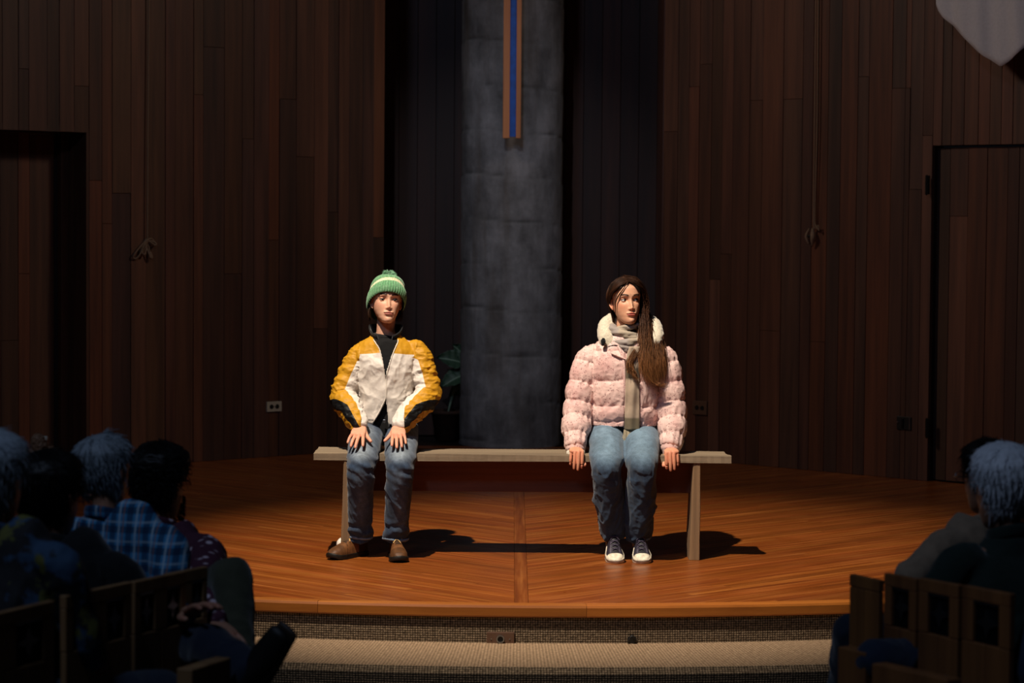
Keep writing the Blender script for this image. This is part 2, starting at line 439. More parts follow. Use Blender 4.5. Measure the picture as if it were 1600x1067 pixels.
    for a0, a1 in zip(cuts[:-1], cuts[1:]):
        mb = MB(); N = 14; prof = [(-0.055, -0.05), (0.0, -0.052), (0.006, -0.045), (0.008, -0.01), (0.004, 0.0), (-0.002, 0.003), (-0.055, 0.003)]
        V = []
        for i in range(N + 1):
            a = math.radians(a0 + 0.008 + (a1 - a0 - 0.016) * i / N)
            for pr, pz in prof:
                x, y = rim(a, FR + pr); V.append((x, y, pz))
        k = len(prof); F = [(i * k + j, (i + 1) * k + j, (i + 1) * k + (j + 1) % k, i * k + (j + 1) % k) for i in range(N) for j in range(k)]
        F += [tuple(range(k)), tuple(range(N * k + k - 1, N * k - 1, -1))]
        s_ = r.uniform(0.8, 1.15); mb.add(V, F, (s_, s_ * r.uniform(.92, 1.0), s_ * 0.95)); mb.build('nosing_board', 'nosing_wood', nos)
    # carpeted riser, carpeted tread, second riser
    def band(name, mat, r0, z0, r1, z1, a0=-56, a1=56, nu=160, nv=4, su=None):
        A = np.radians(np.linspace(a0, a1, nu)); V = []; u = []; w = []
        ln = math.hypot(r1 - r0, z1 - z0)
        for a in A:
            for j in range(nv + 1):
                s = j / nv; rr = r0 + (r1 - r0) * s; x, y = rim(a, rr); V.append((x, y, z0 + (z1 - z0) * s)); u.append(a * FR); w.append(s * ln)
        k = nv + 1; F = [(i * k + j, (i + 1) * k + j, (i + 1) * k + j + 1, i * k + j + 1) for i in range(nu - 1) for j in range(nv)]
        ob = mesh_np(name, V, F, mat, attrs={'u': u, 'w': w}, kind='structure'); return ob
    band('trim_2', 'riser_carpet', FR - 0.012, -0.05, FR - 0.008, TREAD_Z)
    band('trim_3', 'tread_carpet', FR - 0.01, TREAD_Z, FR + 0.56, TREAD_Z, nv=6)
    band('trim_4', 'riser_carpet', FR + 0.56, TREAD_Z, FR + 0.585, TREAD_Z - 0.025, nv=2)
    band('trim_5', 'riser_carpet', FR + 0.585, TREAD_Z - 0.025, FR + 0.57, HALL_Z, nv=3)
    MB().box((-6, -13.5, HALL_Z - 0.05), (6, 1.5, HALL_Z)).build('floor_hall', 'hall_carpet', kind='structure')
build_stage()

# ---------------------------------------------------------------- plank walls
def wall_wing(name, line, edges, ztop, zbot, joints, seed, tints={}, cut=None, toward=None, depth0=0.0):
    """vertical planks, each a part of the wall. edges: pixel columns (at row 350)"""
    (x0, y0), (x1, y1) = line; u = Vector((x1 - x0, y1 - y0, 0)); Lw = u.length; u.normalize()
    nrm = Vector((u.y, -u.x, 0)); 
    if nrm.y > 0: nrm = -nrm
    r = random.Random(seed)
    M = Matrix(((u.x, -nrm.x, 0, x0), (u.y, -nrm.y, 0, y0), (0, 0, 1, 0), (0, 0, 0, 1)))   # local: x along wall, y into the wall
    wb = MB().box((0, 0.022, zbot), (Lw, 0.12, ztop), M=M).build(name, 'dark_wood', kind='structure')
    S = [((at_line(e, 350, line[0], line[1]) - Vector((x0, y0, 0))).to_2d()).dot(u.to_2d()) for e in edges]
    S = sorted(S)
    for i in range(len(S) - 1):
        a, b = S[i], S[i + 1]
        pxm = proj(M @ Vector(((a + b) / 2, 0, 1.0)))[0]
        zs = [zbot, ztop]
        js = [j for j in joints if abs(j[0] - pxm) < 12]
        for j in js: zs.append(at_line(j[0], j[1], line[0], line[1]).z)
        if not js and r.random() < 0.5: zs.append(r.uniform(0.5, 3.0))
        zs = sorted(z for z in zs if zbot <= z <= ztop)
        for k in range(len(zs) - 1):
            t = r.choice((0.55, 0.7, 0.8, 0.9, 1.0, 1.05, 1.2)); hue = r.uniform(-0.12, 0.12)
            c = [t * (1 + hue), t, t * (1 - hue * 0.6) * r.uniform(0.9, 1.25)]
            for (tx, ty0, ty1), tc in tints.items():
                zc = (zs[k] + zs[k + 1]) / 2; py = proj(M @ Vector(((a + b) / 2, 0, zc)))[1]
                if abs(tx - pxm) < 9 and ty0 <= py <= ty1: c = tc
            pr = r.uniform(0, 0.006)
            lo = (a + 0.0015, -pr, zs[k] + 0.001); hi = (b - 0.0015, 0.022, zs[k + 1] - 0.001)
            rects = [(lo, hi)]
            if cut:                                # rectangular opening: s0,s1,zt
                s0, s1, zt = cut; rects = []
                if hi[0] <= s0 or lo[0] >= s1: rects = [(lo, hi)]
                else:
                    if hi[2] > zt: rects.append(((lo[0], lo[1], max(lo[2], zt)), hi))
                    if lo[2] < zt:
                        if lo[0] < s0 - 0.01: rects.append((lo, (s0, hi[1], min(hi[2], zt))))
                        if hi[0] > s1 + 0.01: rects.append(((s1, lo[1], lo[2]), (hi[0], hi[1], min(hi[2], zt))))
            for l2, h2 in rects: MB().box(l2, h2, c, M=M).build('plank', 'wall_wood', wb, bevel=0.0012, segs=1)
    return wb, M, Lw
ZT = 4.3
# left wing; its doorway is recessed
eL = [139, 159, 175, 204, 228, 258, 273, 302, 317, 350, 378, 396, 420, 436, 462, 490, 512, 528, 545, 566, 583, 600]
WLd = at_line(139, 350, *WL); Ldir = (Vector(WL[1]) - Vector(WL[0])).normalized()
wl, ML, LL = wall_wing('wall_left', (tuple(WLd.to_2d()), WL[1]), eL, ZT, 0, [(310, 148), (449, 155), (192, 302), (427, 375)], 11,
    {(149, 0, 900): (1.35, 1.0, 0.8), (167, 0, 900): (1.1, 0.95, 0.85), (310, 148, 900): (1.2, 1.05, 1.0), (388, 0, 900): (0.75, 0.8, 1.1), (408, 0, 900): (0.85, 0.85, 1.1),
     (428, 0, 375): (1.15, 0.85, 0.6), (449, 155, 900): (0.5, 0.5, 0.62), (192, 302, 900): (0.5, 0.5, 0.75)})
# left end: panelling over and inside the recessed doorway
ztL = at_line(100, 206, *WL).z
DLin = 0.28
nL = Vector((-Ldir.y, Ldir.x, 0))
over = (WL[0], tuple(WLd.to_2d()))
wo, MO, LO = wall_wing('wall_left_over_door', over, [-90, -60, -30, 4, 29, 45, 74, 93, 116, 139], ZT, ztL, [(136, 135)], 12)
p0 = Vector((WL[0][0], WL[0][1], 0)) + nL * DLin; p1 = WLd.copy(); p1.z = 0; p1 = p1 + nL * DLin
dw, MD, LD = wall_wing('door_1', (tuple(p0.to_2d()), tuple(p1.to_2d())), [-100, -60, -30, 0, 28, 46, 84], ztL + 0.05, 0, [], 13,
    {(37, 0, 900): (1.2, 0.9, 0.7), (14, 0, 900): (0.6, 0.6, 0.6)})
MB().box((0, -DLin, ztL), (LD, 0.0, ztL + 0.04), (0.5, 0.5, 0.5), M=MD).build('trim_6', 'wall_wood', kind='structure')
sj = (p1 - p0).length
MB().box((sj - 0.02, -DLin, 0), (sj + 0.02, 0.02, ztL), (0.7, 0.65, 0.6), M=MD).build('trim_7', 'wall_wood', kind='structure')
for e0, e1, tc in ((90, 108, (0.75, 0.6, 0.5)), (109, 124, (0.6, 0.5, 0.45)), (125, 138, (0.85, 0.6, 0.5))):
    a = at_line(e0, 350, p0.to_2d(), p1.to_2d()); b = at_line(e1, 350, p0.to_2d(), p1.to_2d())
    sa = (a - p0).to_2d().length; sb = (b - p0).to_2d().length
    MB().box((sa, -0.05, 0), (min(sb, sj - 0.021), 0.0, ztL), tc, M=MD).build('door_frame_board', 'wall_wood', dw, bevel=0.002)

# right wing with a door
eR = [1036, 1058, 1075, 1091, 1110, 1127, 1144, 1170, 1190, 1222, 1252, 1268, 1292, 1312, 1338, 1355, 1391, 1412, 1420, 1440, 1456]
WRd = at_line(1456, 350, *WR)
wr, MR, LR = wall_wing('wall_right', (tuple(WRd.to_2d()), WR[1]), eR, ZT, 0,
    [(1236, 155), (1346, 120), (1180, 157), (1430, 296), (1405, 138), (1118, 437)], 21,
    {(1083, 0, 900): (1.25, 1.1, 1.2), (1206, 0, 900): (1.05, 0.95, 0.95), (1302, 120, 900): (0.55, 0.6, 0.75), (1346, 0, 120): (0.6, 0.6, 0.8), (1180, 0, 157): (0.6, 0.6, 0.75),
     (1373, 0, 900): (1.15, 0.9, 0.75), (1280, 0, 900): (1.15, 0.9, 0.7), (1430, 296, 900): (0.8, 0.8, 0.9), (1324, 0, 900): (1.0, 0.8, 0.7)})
ztR = at_line(1500, 227, *WR).z
wro, MRO, LRO = wall_wing('wall_right_over_door', (WR[0], tuple(WRd.to_2d())), [1456, 1470, 1484, 1504, 1526, 1544, 1562, 1580, 1602, 1625, 1650, 1690], ZT, ztR, [], 22,
    {(1535, 0, 900): (0.8, 0.8, 1.0)})
Rdir = (Vector(WR[1]) - Vector(WR[0])).normalized(); nR = Vector((Rdir.y, -Rdir.x, 0))
if nR.y < 0: nR = -nR
q0 = Vector((WR[0][0], WR[0][1], 0)) + nR * 0.035; q1 = WRd.copy(); q1.z = 0; q1 = q1 + nR * 0.035
dr, MDR, LDR = wall_wing('door_2', (tuple(q0.to_2d()), tuple(q1.to_2d())), [1468, 1484, 1512, 1542, 1574, 1592, 1620, 1660, 1690], ztR - 0.012, 0.01, [], 23,
    {(1558, 0, 900): (0.95, 0.8, 0.7), (1527, 0, 900): (0.9, 0.75, 0.65), (1583, 0, 900): (0.55, 0.45, 0.45)})
# dark gap beside the door and hinges
hz = at_line(1454, 289, *WR)
for py in (289, 668):
    h = at_line(1455, py, *WR); mb = MB(); mb.box((-0.012, -0.012, -0.06), (0.012, 0.006, 0.06))
    for k in range(3): mb.tube([(0, -0.012, -0.06 + k * 0.042), (0, -0.012, -0.025 + k * 0.042)], [0.007, 0.007], 10, k=1)
    o = mb.build('door_hinge', 'dark_steel'); o.location = h - nR * 0.04; o.rotation_euler.z = math.atan2(Rdir.y, Rdir.x) + PI
    bpy.context.view_layer.update(); put(o, dr)
# knot in the plank above the door
# recess walls behind the pillar; plank tints darkened to paint in its shade
def recess(name, a, b, widths, seed):
    L = math.hypot(b[0] - a[0], b[1] - a[1]); n = max(2, int(L / 0.14))
    (x0, y0), (x1, y1) = a, b; u = Vector((x1 - x0, y1 - y0, 0)).normalized()
    nn = Vector((u.y, -u.x, 0)); c = Vector((0, -1, 0))
    if nn.dot(Vector((-(x0 + x1) / 2, -3, 0))) < 0: nn = -nn
    M = Matrix(((u.x, -nn.x, 0, x0), (u.y, -nn.y, 0, y0), (0, 0, 1, 0), (0, 0, 0, 1)))
    wb = MB().box((0, 0.022, 0), (L, 0.1, ZT), M=M).build(name, 'dark_wood', kind='structure')
    r = random.Random(seed)
    for i in range(n):
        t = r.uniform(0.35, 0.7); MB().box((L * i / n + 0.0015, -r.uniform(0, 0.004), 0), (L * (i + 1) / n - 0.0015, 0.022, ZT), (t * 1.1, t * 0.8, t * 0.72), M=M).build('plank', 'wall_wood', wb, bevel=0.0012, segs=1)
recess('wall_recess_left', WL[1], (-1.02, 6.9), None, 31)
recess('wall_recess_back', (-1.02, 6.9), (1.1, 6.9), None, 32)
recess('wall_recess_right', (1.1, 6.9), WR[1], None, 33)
# outlets and switch on the walls
def wallplate(px, py, line, name, label, cat, w, h, mat, kindp):
    p = at_line(px, py, *line); u = (Vector(line[1]) - Vector(line[0])).normalized()
    if u.x < 0: u = -u
    t = thing(name, label, cat, p)
    M = Matrix.Translation(p) @ Matrix(((u.x, -u.y, 0, 0), (u.y, u.x, 0, 0), (0, 0, 1, 0), (0, 0, 0, 1)))
    MB().box((-w / 2, -0.014, -h / 2), (w / 2, 0.004, h / 2), M=M).build('cover_plate', mat, t, bevel=0.002)
    if kindp == 'outlet':
        for s in (-1, 1):
            mb = MB(); mb.tube([tuple(M @ Vector((s * w * 0.19, -0.0145, 0))), tuple(M @ Vector((s * w * 0.19, -0.017, 0)))], [w * 0.13, w * 0.125], 16, cap=False, k=1)
            mb.build('receptacle', 'dark_socket', t)
        MB().tube([tuple(M @ Vector((0, -0.0145, 0))), tuple(M @ Vector((0, -0.016, 0)))], [0.004] * 2, 8, cap=False, k=1).build('screw', 'steel', t)
    return t, M
wallplate(427, 635, WL, 'wall_outlet', 'small ivory two-socket wall outlet on the left plank wall beside the jacket wearer', 'outlet', 0.125, 0.07, 'ivory_plastic', 'outlet')
wallplate(1095, 637, WR, 'wall_outlet', 'small brown two-socket wall outlet right of the pink coat', 'outlet', 0.125, 0.095, 'brown_plastic', 'outlet')
t, M = wallplate(1414, 661, WR, 'wall_jack', 'dark wall jack plate with a bright steel edge beside the right door', 'wall plate', 0.11, 0.085, 'dark_socket', '')
MB().box((0.044, -0.02, -0.04), (0.052, -0.012, 0.04), M=M).build('steel_edge', 'steel', t)
MB().tube([tuple(M @ Vector((-0.045, -0.015, 0.006))), tuple(M @ Vector((-0.045, -0.021, 0.006)))], [0.006] * 2, 10, cap=False, k=1).build('screw', 'steel', t)
MB().box((-0.015, -0.024, -0.03), (0.0, -0.012, 0.03), M=M).build('toggle', 'dark_steel', t, bevel=0.002)

# ---------------------------------------------------------------- concrete pillar
PC = (at(798, 500, 6.15).x, 6.22); PR = 0.372
def build_pillar():
    NZ, NA = 230, 128; z = np.linspace(-0.0, ZT, NZ); a = np.linspace(0, 2 * PI, NA, endpoint=False)
    Z, A = np.meshgrid(z, a, indexing='ij')
    X, Y = np.cos(A), np.sin(A); P = np.stack([X * 1.4, Y * 1.4, Z * 1.2], -1).reshape(-1, 3)
    R = PR + 0.012 * (fbm(P * 1.5, 3, 4).reshape(Z.shape) - 0.5)
    # lift lines of the sleeve form, spiralling a little, uneven
    s = (Z + 0.05 * np.sin(A * 1.0 + 0.6) + 0.012 * np.sin(A * 3)) / 0.325
    k = np.abs(s - np.round(s)) * 0.325
    amp = 0.6 + 0.4 * np.sin(A * 2 + np.round(s) * 2.1)
    R -= 0.011 * amp * np.exp(-(k / 0.007) ** 2)
    R += 0.0045 * (s - np.floor(s))
    ch = ridge(P * 4, 11, 2).reshape(Z.shape); R -= 0.008 * (np.clip(ch - 0.86, 0, 1) / 0.14)
    V = np.stack([PC[0] + R * X, PC[1] + R * Y, Z], -1).reshape(-1, 3)
    i = np.arange(NZ - 1)[:, None] * NA; j = np.arange(NA)[None]; j2 = (j + 1) % NA
    F = np.stack([i + j, i + j2, i + NA + j2, i + NA + j], -1).reshape(-1, 4)
    seam = (np.clip(amp, 0, 1) * np.exp(-(k / 0.010) ** 2) * (0.3 + 0.9 * fbm(P * 3, 8).reshape(Z.shape))).ravel()
    tag(mesh_np('concrete_pillar', V, F, 'concrete', attrs={'seam': np.clip(seam, 0, 1)}), 'tall round weathered grey concrete pillar behind the bench', 'pillar')
build_pillar()

# the long upright of a hanging cross, in front of the pillar
def build_cross():
    Y = PC[1] - PR - 0.17; pb = at(800, 216, Y); x0 = at(785.5, 216, Y).x; x1 = at(813.5, 216, Y).x; zb = pb.z; zt = ZT - 0.4
    b0 = at(796, 216, Y).x; b1 = at(806, 216, Y).x
    t = thing('hanging_cross', 'long narrow wooden upright with a blue centre strip hung before the concrete pillar', 'cross', (pb.x, Y, zb))
    MB().box((x0, Y, zb), (b0, Y + 0.06, zt), (1.05, 0.95, 0.9)).build('side_rail', 'cross_wood', t, bevel=0.003)
    MB().box((b1, Y, zb), (x1, Y + 0.06, zt), (0.95, 0.85, 0.8)).build('side_rail', 'cross_wood', t, bevel=0.003)
    MB().box((b0, Y + 0.012, zb + 0.012), (b1, Y + 0.05, zt)).build('blue_strip', 'blue_paint', t)
    for z in (zb + 0.35, zb + 1.2):
        MB().box((pb.x - 0.02, Y + 0.055, z), (pb.x + 0.02, PC[1] - PR + 0.03, z + 0.03)).build('bracket', 'dark_steel', t)
build_cross()

# ---------------------------------------------------------------- plant behind the pillar
def build_plant():
    Y = 6.35; px = (at(712, 600, Y)).x - 0.0
    c = (PC[0] - PR - 0.10, 6.50, 0)
    t = thing('potted_plant', 'potted plant with broad dark veined leaves showing past the left side of the pillar', 'plant', c)
    mb = MB(); n = 24; prof = [(0.09, 0), (0.12, 0.2), (0.13, 0.2), (0.13, 0.225), (0.115, 0.225), (0.108, 0.19)]
    V = [(c[0] + r * math.cos(2 * PI * k / n), c[1] + r * math.sin(2 * PI * k / n), z) for r, z in prof for k in range(n)]
    F = [(i * n + k, i * n + (k + 1) % n, (i + 1) * n + (k + 1) % n, (i + 1) * n + k) for i in range(len(prof) - 1) for k in range(n)] + [tuple(range(n - 1, -1, -1))]
    mb.add(V, F); mb.build('pot', 'terracotta', t, smooth=True)
    MB().prism([(c[0] + 0.108 * math.cos(2 * PI * k / n), c[1] + 0.108 * math.sin(2 * PI * k / n)) for k in range(n)], 0.17, 0.195).build('soil', 'soil', t)
    def leaf(base, tip, w, nrm, seed):
        base, tip = np.array(base), np.array(tip); d = tip - base; L = np.linalg.norm(d); d /= L
        nrm = np.array(nrm, float); nrm -= nrm @ d * d; nrm /= np.linalg.norm(nrm); s = np.cross(d, nrm)
        NU, NV = 13, 19; V = []; lu = []; lv = []
        for i in range(NV):
            v = i / (NV - 1); ww = w * (math.sin(PI * min(1, v ** 0.62)) ** 0.8 if 0 < v < 1 else 0.02)
            for j in range(NU):
                u = j / (NU - 1) * 2 - 1
                p = base + d * L * v + s * u * ww + nrm * (0.02 * abs(u) ** 1.5 * 1.5 + 0.006 * math.sin(v * 26 - abs(u) * 3) * abs(u) - 0.09 * L * (v - 0.3) ** 2 * 4)
                V.append(p); lu.append(u); lv.append(v)
        F = [(i * NU + j, i * NU + j + 1, (i + 1) * NU + j + 1, (i + 1) * NU + j) for i in range(NV - 1) for j in range(NU - 1)]
        o = mesh_np('leaf', V, F, 'leaf_green', t, attrs={'lu': lu, 'lv': lv})
        md = o.modifiers.new('solid', 'SOLIDIFY'); md.thickness = 0.0015
    root = np.array([c[0], c[1], 0.19])
    for px0, py0, px1, py1, Yb, w, nm in ((722, 566, 684, 557, 6.3, 0.075, (0, -1, .5)), (726, 556, 708, 538, 6.35, 0.06, (0.3, -1, .2)), (724, 585, 688, 603, 6.28, 0.07, (0, -1, .7)),
                                      (728, 590, 700, 578, 6.4, 0.05, (0, -1, 0.1)), (730, 560, 756, 540, 6.5, 0.07, (0, -1, .5)), (728, 600, 702, 618, 6.45, 0.055, (0, -1, 0.4)), (735, 575, 765, 590, 6.6, 0.07, (0, -.6, 1))):
        b = np.array(at(px0, py0, Yb + 0.05)); e = np.array(at(px1, py1, Yb))
        leaf(b, e, w, nm, 0)
        MB().tube([tuple(root), tuple((root + b) / 2 + np.array([0.0, 0, 0.05])), tuple(b)], [0.005, 0.004, 0.003], 8, col=(1, 1, 1)).build('stem', 'leaf_green', t, smooth=True)
build_plant()

# ---------------------------------------------------------------- banner, cords, cleat
def build_banner():
    u = (Vector(WR[1]) - Vector(WR[0])).normalized(); n = Vector((nR.x, nR.y, 0)) * -1
    base = Vector((WR[0][0], WR[0][1], 0)) + n * 0.25; b2 = base + Vector((u.x, u.y, 0))
    L = (base.to_2d(), b2.to_2d())
    prof = [(1464, -60), (1463, -20), (1464, 0), (1468, 15), (1478, 29), (1492, 41), (1507, 55), (1522, 71), (1540, 87), (1556, 98), (1567, 104.5)]
    tip = at_line(1567, 104.5, *L); ti = Vector((tip.x, tip.y, 0))
    pts = [at_line(x, y, *L) for x, y in prof]; half = [((Vector((p.x, p.y, 0)) - ti).length, p.z) for p in pts]
    NU = 60; NV = 40; V = []; zt = 4.15
    us = np.array([h[0] for h in half][::-1]); zs = np.array([h[1] for h in half][::-1])
    W = us.max(); uu = np.linspace(-W, W, NU)
    for i in range(NU):
        a = abs(uu[i]); zb = np.interp(a, us[:9], zs[:9]) if a < us[8] else np.interp(a, us, zs)
        for j in range(NV):
            s = j / (NV - 1); z = zb + (zt - zb) * s
            off = 0.018 * math.sin(uu[i] * 19 + 1.3 * math.sin(z * 2)) * (0.6 + 0.4 * s) + 0.006 * math.sin(uu[i] * 47 + z * 3)
            p = ti + Vector((-u.x, -u.y, 0)) * uu[i] + n * (off + 0.03); V.append((p.x, p.y, z))
    F = [(i * NV + j, (i + 1) * NV + j, (i + 1) * NV + j + 1, i * NV + j + 1) for i in range(NU - 1) for j in range(NV - 1)]
    t = thing('cloth_banner', 'pale grey cloth banner with a pointed lower end hanging high on the right wall', 'banner', (tip.x, tip.y, tip.z))
    o = mesh_np('cloth', V, F, 'white_cloth', t); md = o.modifiers.new('s', 'SOLIDIFY'); md.thickness = 0.003
    a = ti + Vector((-u.x, -u.y, 0)) * (-W - 0.05); b = ti + Vector((-u.x, -u.y, 0)) * (W + 0.05)
    MB().tube([(a.x, a.y, zt), (b.x, b.y, zt)], [0.015, 0.015], 12, k=1).build('rod', 'cross_wood', t, smooth=True)
build_banner()
def build_cords():
    n = Vector((-Ldir.y, Ldir.x, 0)) * -1; n.normalize()
    if n.y > 0: n = -n
    def q(px, py, off=0.03, line=WL, nn=n): p = at_line(px, py, *line) + nn * off; return tuple(p)
    top = at_line(229, 0, *WL)
    t = thing('wall_rope', 'thin tan cord hanging down the left wall, tied in a loose looped hank', 'cord', q(222, 390))
    mb = MB(); mb.tube([tuple(Vector(q(229, 0)) + Vector((0, 0, 0.9))), q(229, 0), q(227.5, 200), q(226.5, 375)], [0.0045] * 4, 8); mb.build('cord', 'rope', t, smooth=True)
    loops = [[(226, 374), (215, 384), (206, 396), (205, 402), (209, 404), (214, 398), (219, 385), (225, 375)],
             [(226, 374), (219, 380), (216, 392), (219, 396), (222, 388), (226, 375)], [(226, 374), (233, 373), (240, 379), (238, 384), (234, 381), (227, 376)],
             [(226, 375), (230, 386), (232, 398), (230, 403), (227, 395), (225, 384), (226, 376)], [(225, 374), (220, 384), (218, 394), (221, 397), (225, 386), (227, 375)],
             [(226, 374), (235, 377), (239, 381), (236, 383), (228, 378)]]
    for k, lp in enumerate(loops):
        MB().tube([q(x, y, 0.03 + 0.012 * math.sin(i * 1.3 + k)) for i, (x, y) in enumerate(lp)], [0.0055] * len(lp), 8, k=5).build('loop', 'rope', t, smooth=True)
    MB().tube([q(231, 396), q(232, 402)], [0.011, 0.013], 10, k=2).build('cord_end', 'rope', t, smooth=True)
    n2 = -nR
    def q2(px, py, off=0.03): return tuple(at_line(px, py, *WR) + n2 * off)
    t = thing('wall_rope', 'double brown cord down the right wall ending at a wooden cleat', 'cord', q2(1277, 360))
    for dx in (0, 4):
        MB().tube([tuple(Vector(q2(1279 + dx, 0)) + Vector((0, 0, 0.9))), q2(1279 + dx, 0), q2(1277 + dx, 200), q2(1275 + dx * 0.5, 345), q2(1280 + dx, 352, 0.04), q2(1285, 360, 0.04)], [0.004] * 6, 8).build('cord', 'rope', t, smooth=True)
    t2 = thing('cord_cleat', 'small oval wooden cleat on the right wall below the double cord', 'cleat', q2(1270, 370, 0))
    MB().tube([q2(1274.5, 358, 0.035), q2(1276, 370, 0.045), q2(1273, 383, 0.03)], [0.008, 0.017, 0.006], 14, k=5).build('horn', 'rope', t2, smooth=True)
    MB().tube([q2(1268, 358, 0.03), q2(1264.5, 369, 0.035), q2(1267, 380, 0.03)], [0.005, 0.010, 0.004], 12, k=5).build('horn', 'rope', t2, smooth=True)
    MB().tube([q2(1270, 369, -0.01), q2(1270, 369, 0.035)], [0.013, 0.013], 12, k=1).build('post', 'dark_steel', t2, smooth=True)
build_cords()

# ---------------------------------------------------------------- riser socket and cable hole
def riser_bits():
    ang = lambda px: math.asin((at(px, 990, -1.45).x - FC[0]) / FR)
    a = ang(782); x, y = rim(a, FR - 0.006); z = at(782, 998, y).z
    t = thing('floor_socket', 'brown socket plate with one round connector set low in the carpeted stage front', 'socket', (x, y, z))
    M = Matrix.Translation((x, y, z)) @ Matrix.Rotation(a, 4, 'Z')
    MB().box((-0.06, -0.008, -0.03), (0.06, 0.004, 0.03), M=M).build('cover_plate', 'brown_plastic', t, bevel=0.002)
    def ring(r0, r1, y0, y1, name, mat):
        n = 24; V = []; 
        for rr, yy in ((r0, y0), (r1, y0), (r1, y1), (r0, y1)):
            V += [tuple(M @ Vector((rr * math.cos(2 * PI * k / n), yy, rr * math.sin(2 * PI * k / n) + 0.001))) for k in range(n)]
        F = [(i * n + k, i * n + (k + 1) % n, ((i + 1) % 4) * n + (k + 1) % n, ((i + 1) % 4) * n + k) for i in range(4) for k in range(n)]
        MB().add(V, F).build(name, mat, t, smooth=False)
    ring(0.0125, 0.0175, -0.009, -0.018, 'connector_ring', 'steel')
    ring(0.001, 0.0125, -0.009, -0.011, 'connector_core', 'dark_socket')
    for s in (-1, 1): MB().tube([tuple(M @ Vector((s * 0.04, -0.008, 0))), tuple(M @ Vector((s * 0.04, -0.0105, 0)))], [0.003] * 2, 8, cap=False, k=1).build('screw', 'steel', t)
    a = ang(988); x, y = rim(a, FR); z = at(988, 1000, y).z
    t = thing('cable_loop', 'short loop of black cable poking out of a hole in the carpeted stage front', 'cable', (x, y, z))
    MB().tube([(x - .014, y + 0.004, TREAD_Z + 0.006), (x - .016, y - 0.012, z - 0.005), (x - 0.002, y - 0.018, z + 0.02), (x + 0.012, y - 0.012, z), (x + 0.012, y + 0.002, TREAD_Z + 0.004)], [0.0045] * 5, 10, k=6).build('cable', 'black_rubber', t, smooth=True)
    MB().tube([(x, y + 0.006, z), (x, y - 0.001, z)], [0.02, 0.02], 18, cap=False, k=1).build('grommet', 'dark_socket', t)
riser_bits()

# ---------------------------------------------------------------- bench
BZ = 0.515; BT = 0.036
def build_bench():
    xl = at(490, 716, 0).x; xr = at(1143, 716, 0).x
    t = thing('wooden_bench', 'long weathered grey wooden plank bench with board legs in the middle of the stage', 'bench', ((xl + xr) / 2, 0.15, 0))
    # worn seat plank, subdivided with an uneven edge
    nx, ny = 120, 8; P = []; r = rng
    for s, z in ((0, BZ), (1, BZ - BT)):
        for i in range(nx + 1):
            u = i / nx; x = xl + (xr - xl) * u; wdt = 0.335 - 0.07 * u
            for j in range(ny + 1):
                v = j / ny; e = 0.0015 * math.sin(i * 0.9) + 0.001 * math.sin(i * 2.3 + j)
                xx = x + (0.002 * math.sin(j * 1.3) if i in (0, nx) else 0) - (0.055 * v ** 2 if i == nx else 0)
                P.append((xx, v * wdt + (e if j in (0, ny) else 0), z + (0.0016 * math.sin(v * 9 + u * 7) - 0.0012 * (j in (0, ny))) * (1 if s == 0 else -1)))
    m = (nx + 1) * (ny + 1); F = []
    for i in range(nx):
        for j in range(ny):
            a = i * (ny + 1) + j; F.append((a, a + ny + 1, a + ny + 2, a + 1)); F.append((m + a, m + a + 1, m + a + ny + 2, m + a + ny + 1))
    for i in range(nx):
        a = i * (ny + 1); F.append((a + m, a + ny + 1 + m, a + ny + 1, a)); a += ny; F.append((a, a + ny + 1, a + ny + 1 + m, a + m))
    for j in range(ny):
        F.append((j, j + 1, j + 1 + m, j + m)); a = nx * (ny + 1) + j; F.append((a + m, a + 1 + m, a + 1, a))
    MB().add(P, F, (1, 1, 1)).build('seat_plank', 'bench_wood', t, bevel=0.002)
    # board legs, slightly chamfered, let into the plank
    for px, pl in ((1087, 1076), (541.5, 537)):
        xc = at(px, 800, 0.01).x; w = 0.021
        V = []; F = []
        for z, w0, sk in ((0, 0.026, -0.004), (0.03, 0.0255, -0.004), (0.1, 0.0245, -0.003), (0.25, 0.0225, 0), (0.4, 0.020, 0.002), (BZ - 0.012, 0.018, 0.003)):
            for x, y in ((-w0, 0.012), (-w0 + 0.004, 0.006), (w0 - 0.002, 0.006), (w0, 0.010), (w0, 0.25), (-w0, 0.25)):
                V.append((xc + x + sk + (0.001 * math.sin(z * 31)), y + (0 if y < 0.2 else 0), z))
        for i in range(5):
            for j in range(6): F.append((i * 6 + j, i * 6 + (j + 1) % 6, (i + 1) * 6 + (j + 1) % 6, (i + 1) * 6 + j))
        F += [(5, 4, 3, 2, 1, 0), (30, 31, 32, 33, 34, 35)]
        MB().add(V, F, (1.0, 0.95, 0.88)).build('leg', 'bench_leg_wood', t, bevel=0.002)
    MB().box((at(541, 740, .14).x, 0.14, 0.316), (at(1085, 740, .14).x, 0.175, BZ - BT - 0.001), (1, 1, 1)).build('apron_board', 'bench_apron_wood', t, bevel=0.003)
build_bench()
# white ball tucked behind the bench's left leg
bpos = at(537.5, 853, 0.21)
def ball():
    r = 0.038; n = 32; V = []; F = []
    for i in range(17):
        th = PI * i / 16
        for j in range(n):
            a = 2 * PI * j / n; V.append((bpos.x + r * math.sin(th) * math.cos(a), 0.21 + r * math.sin(th) * math.sin(a), r + 0.0005 - r * math.cos(th)))
    F = [(i * n + j, i * n + (j + 1) % n, (i + 1) * n + (j + 1) % n, (i + 1) * n + j) for i in range(16) for j in range(n)]
    tag(mesh_np('white_ball', V, F, 'white_ball_plastic'), 'small white ball on the stage floor behind the left bench leg', 'ball')
ball()
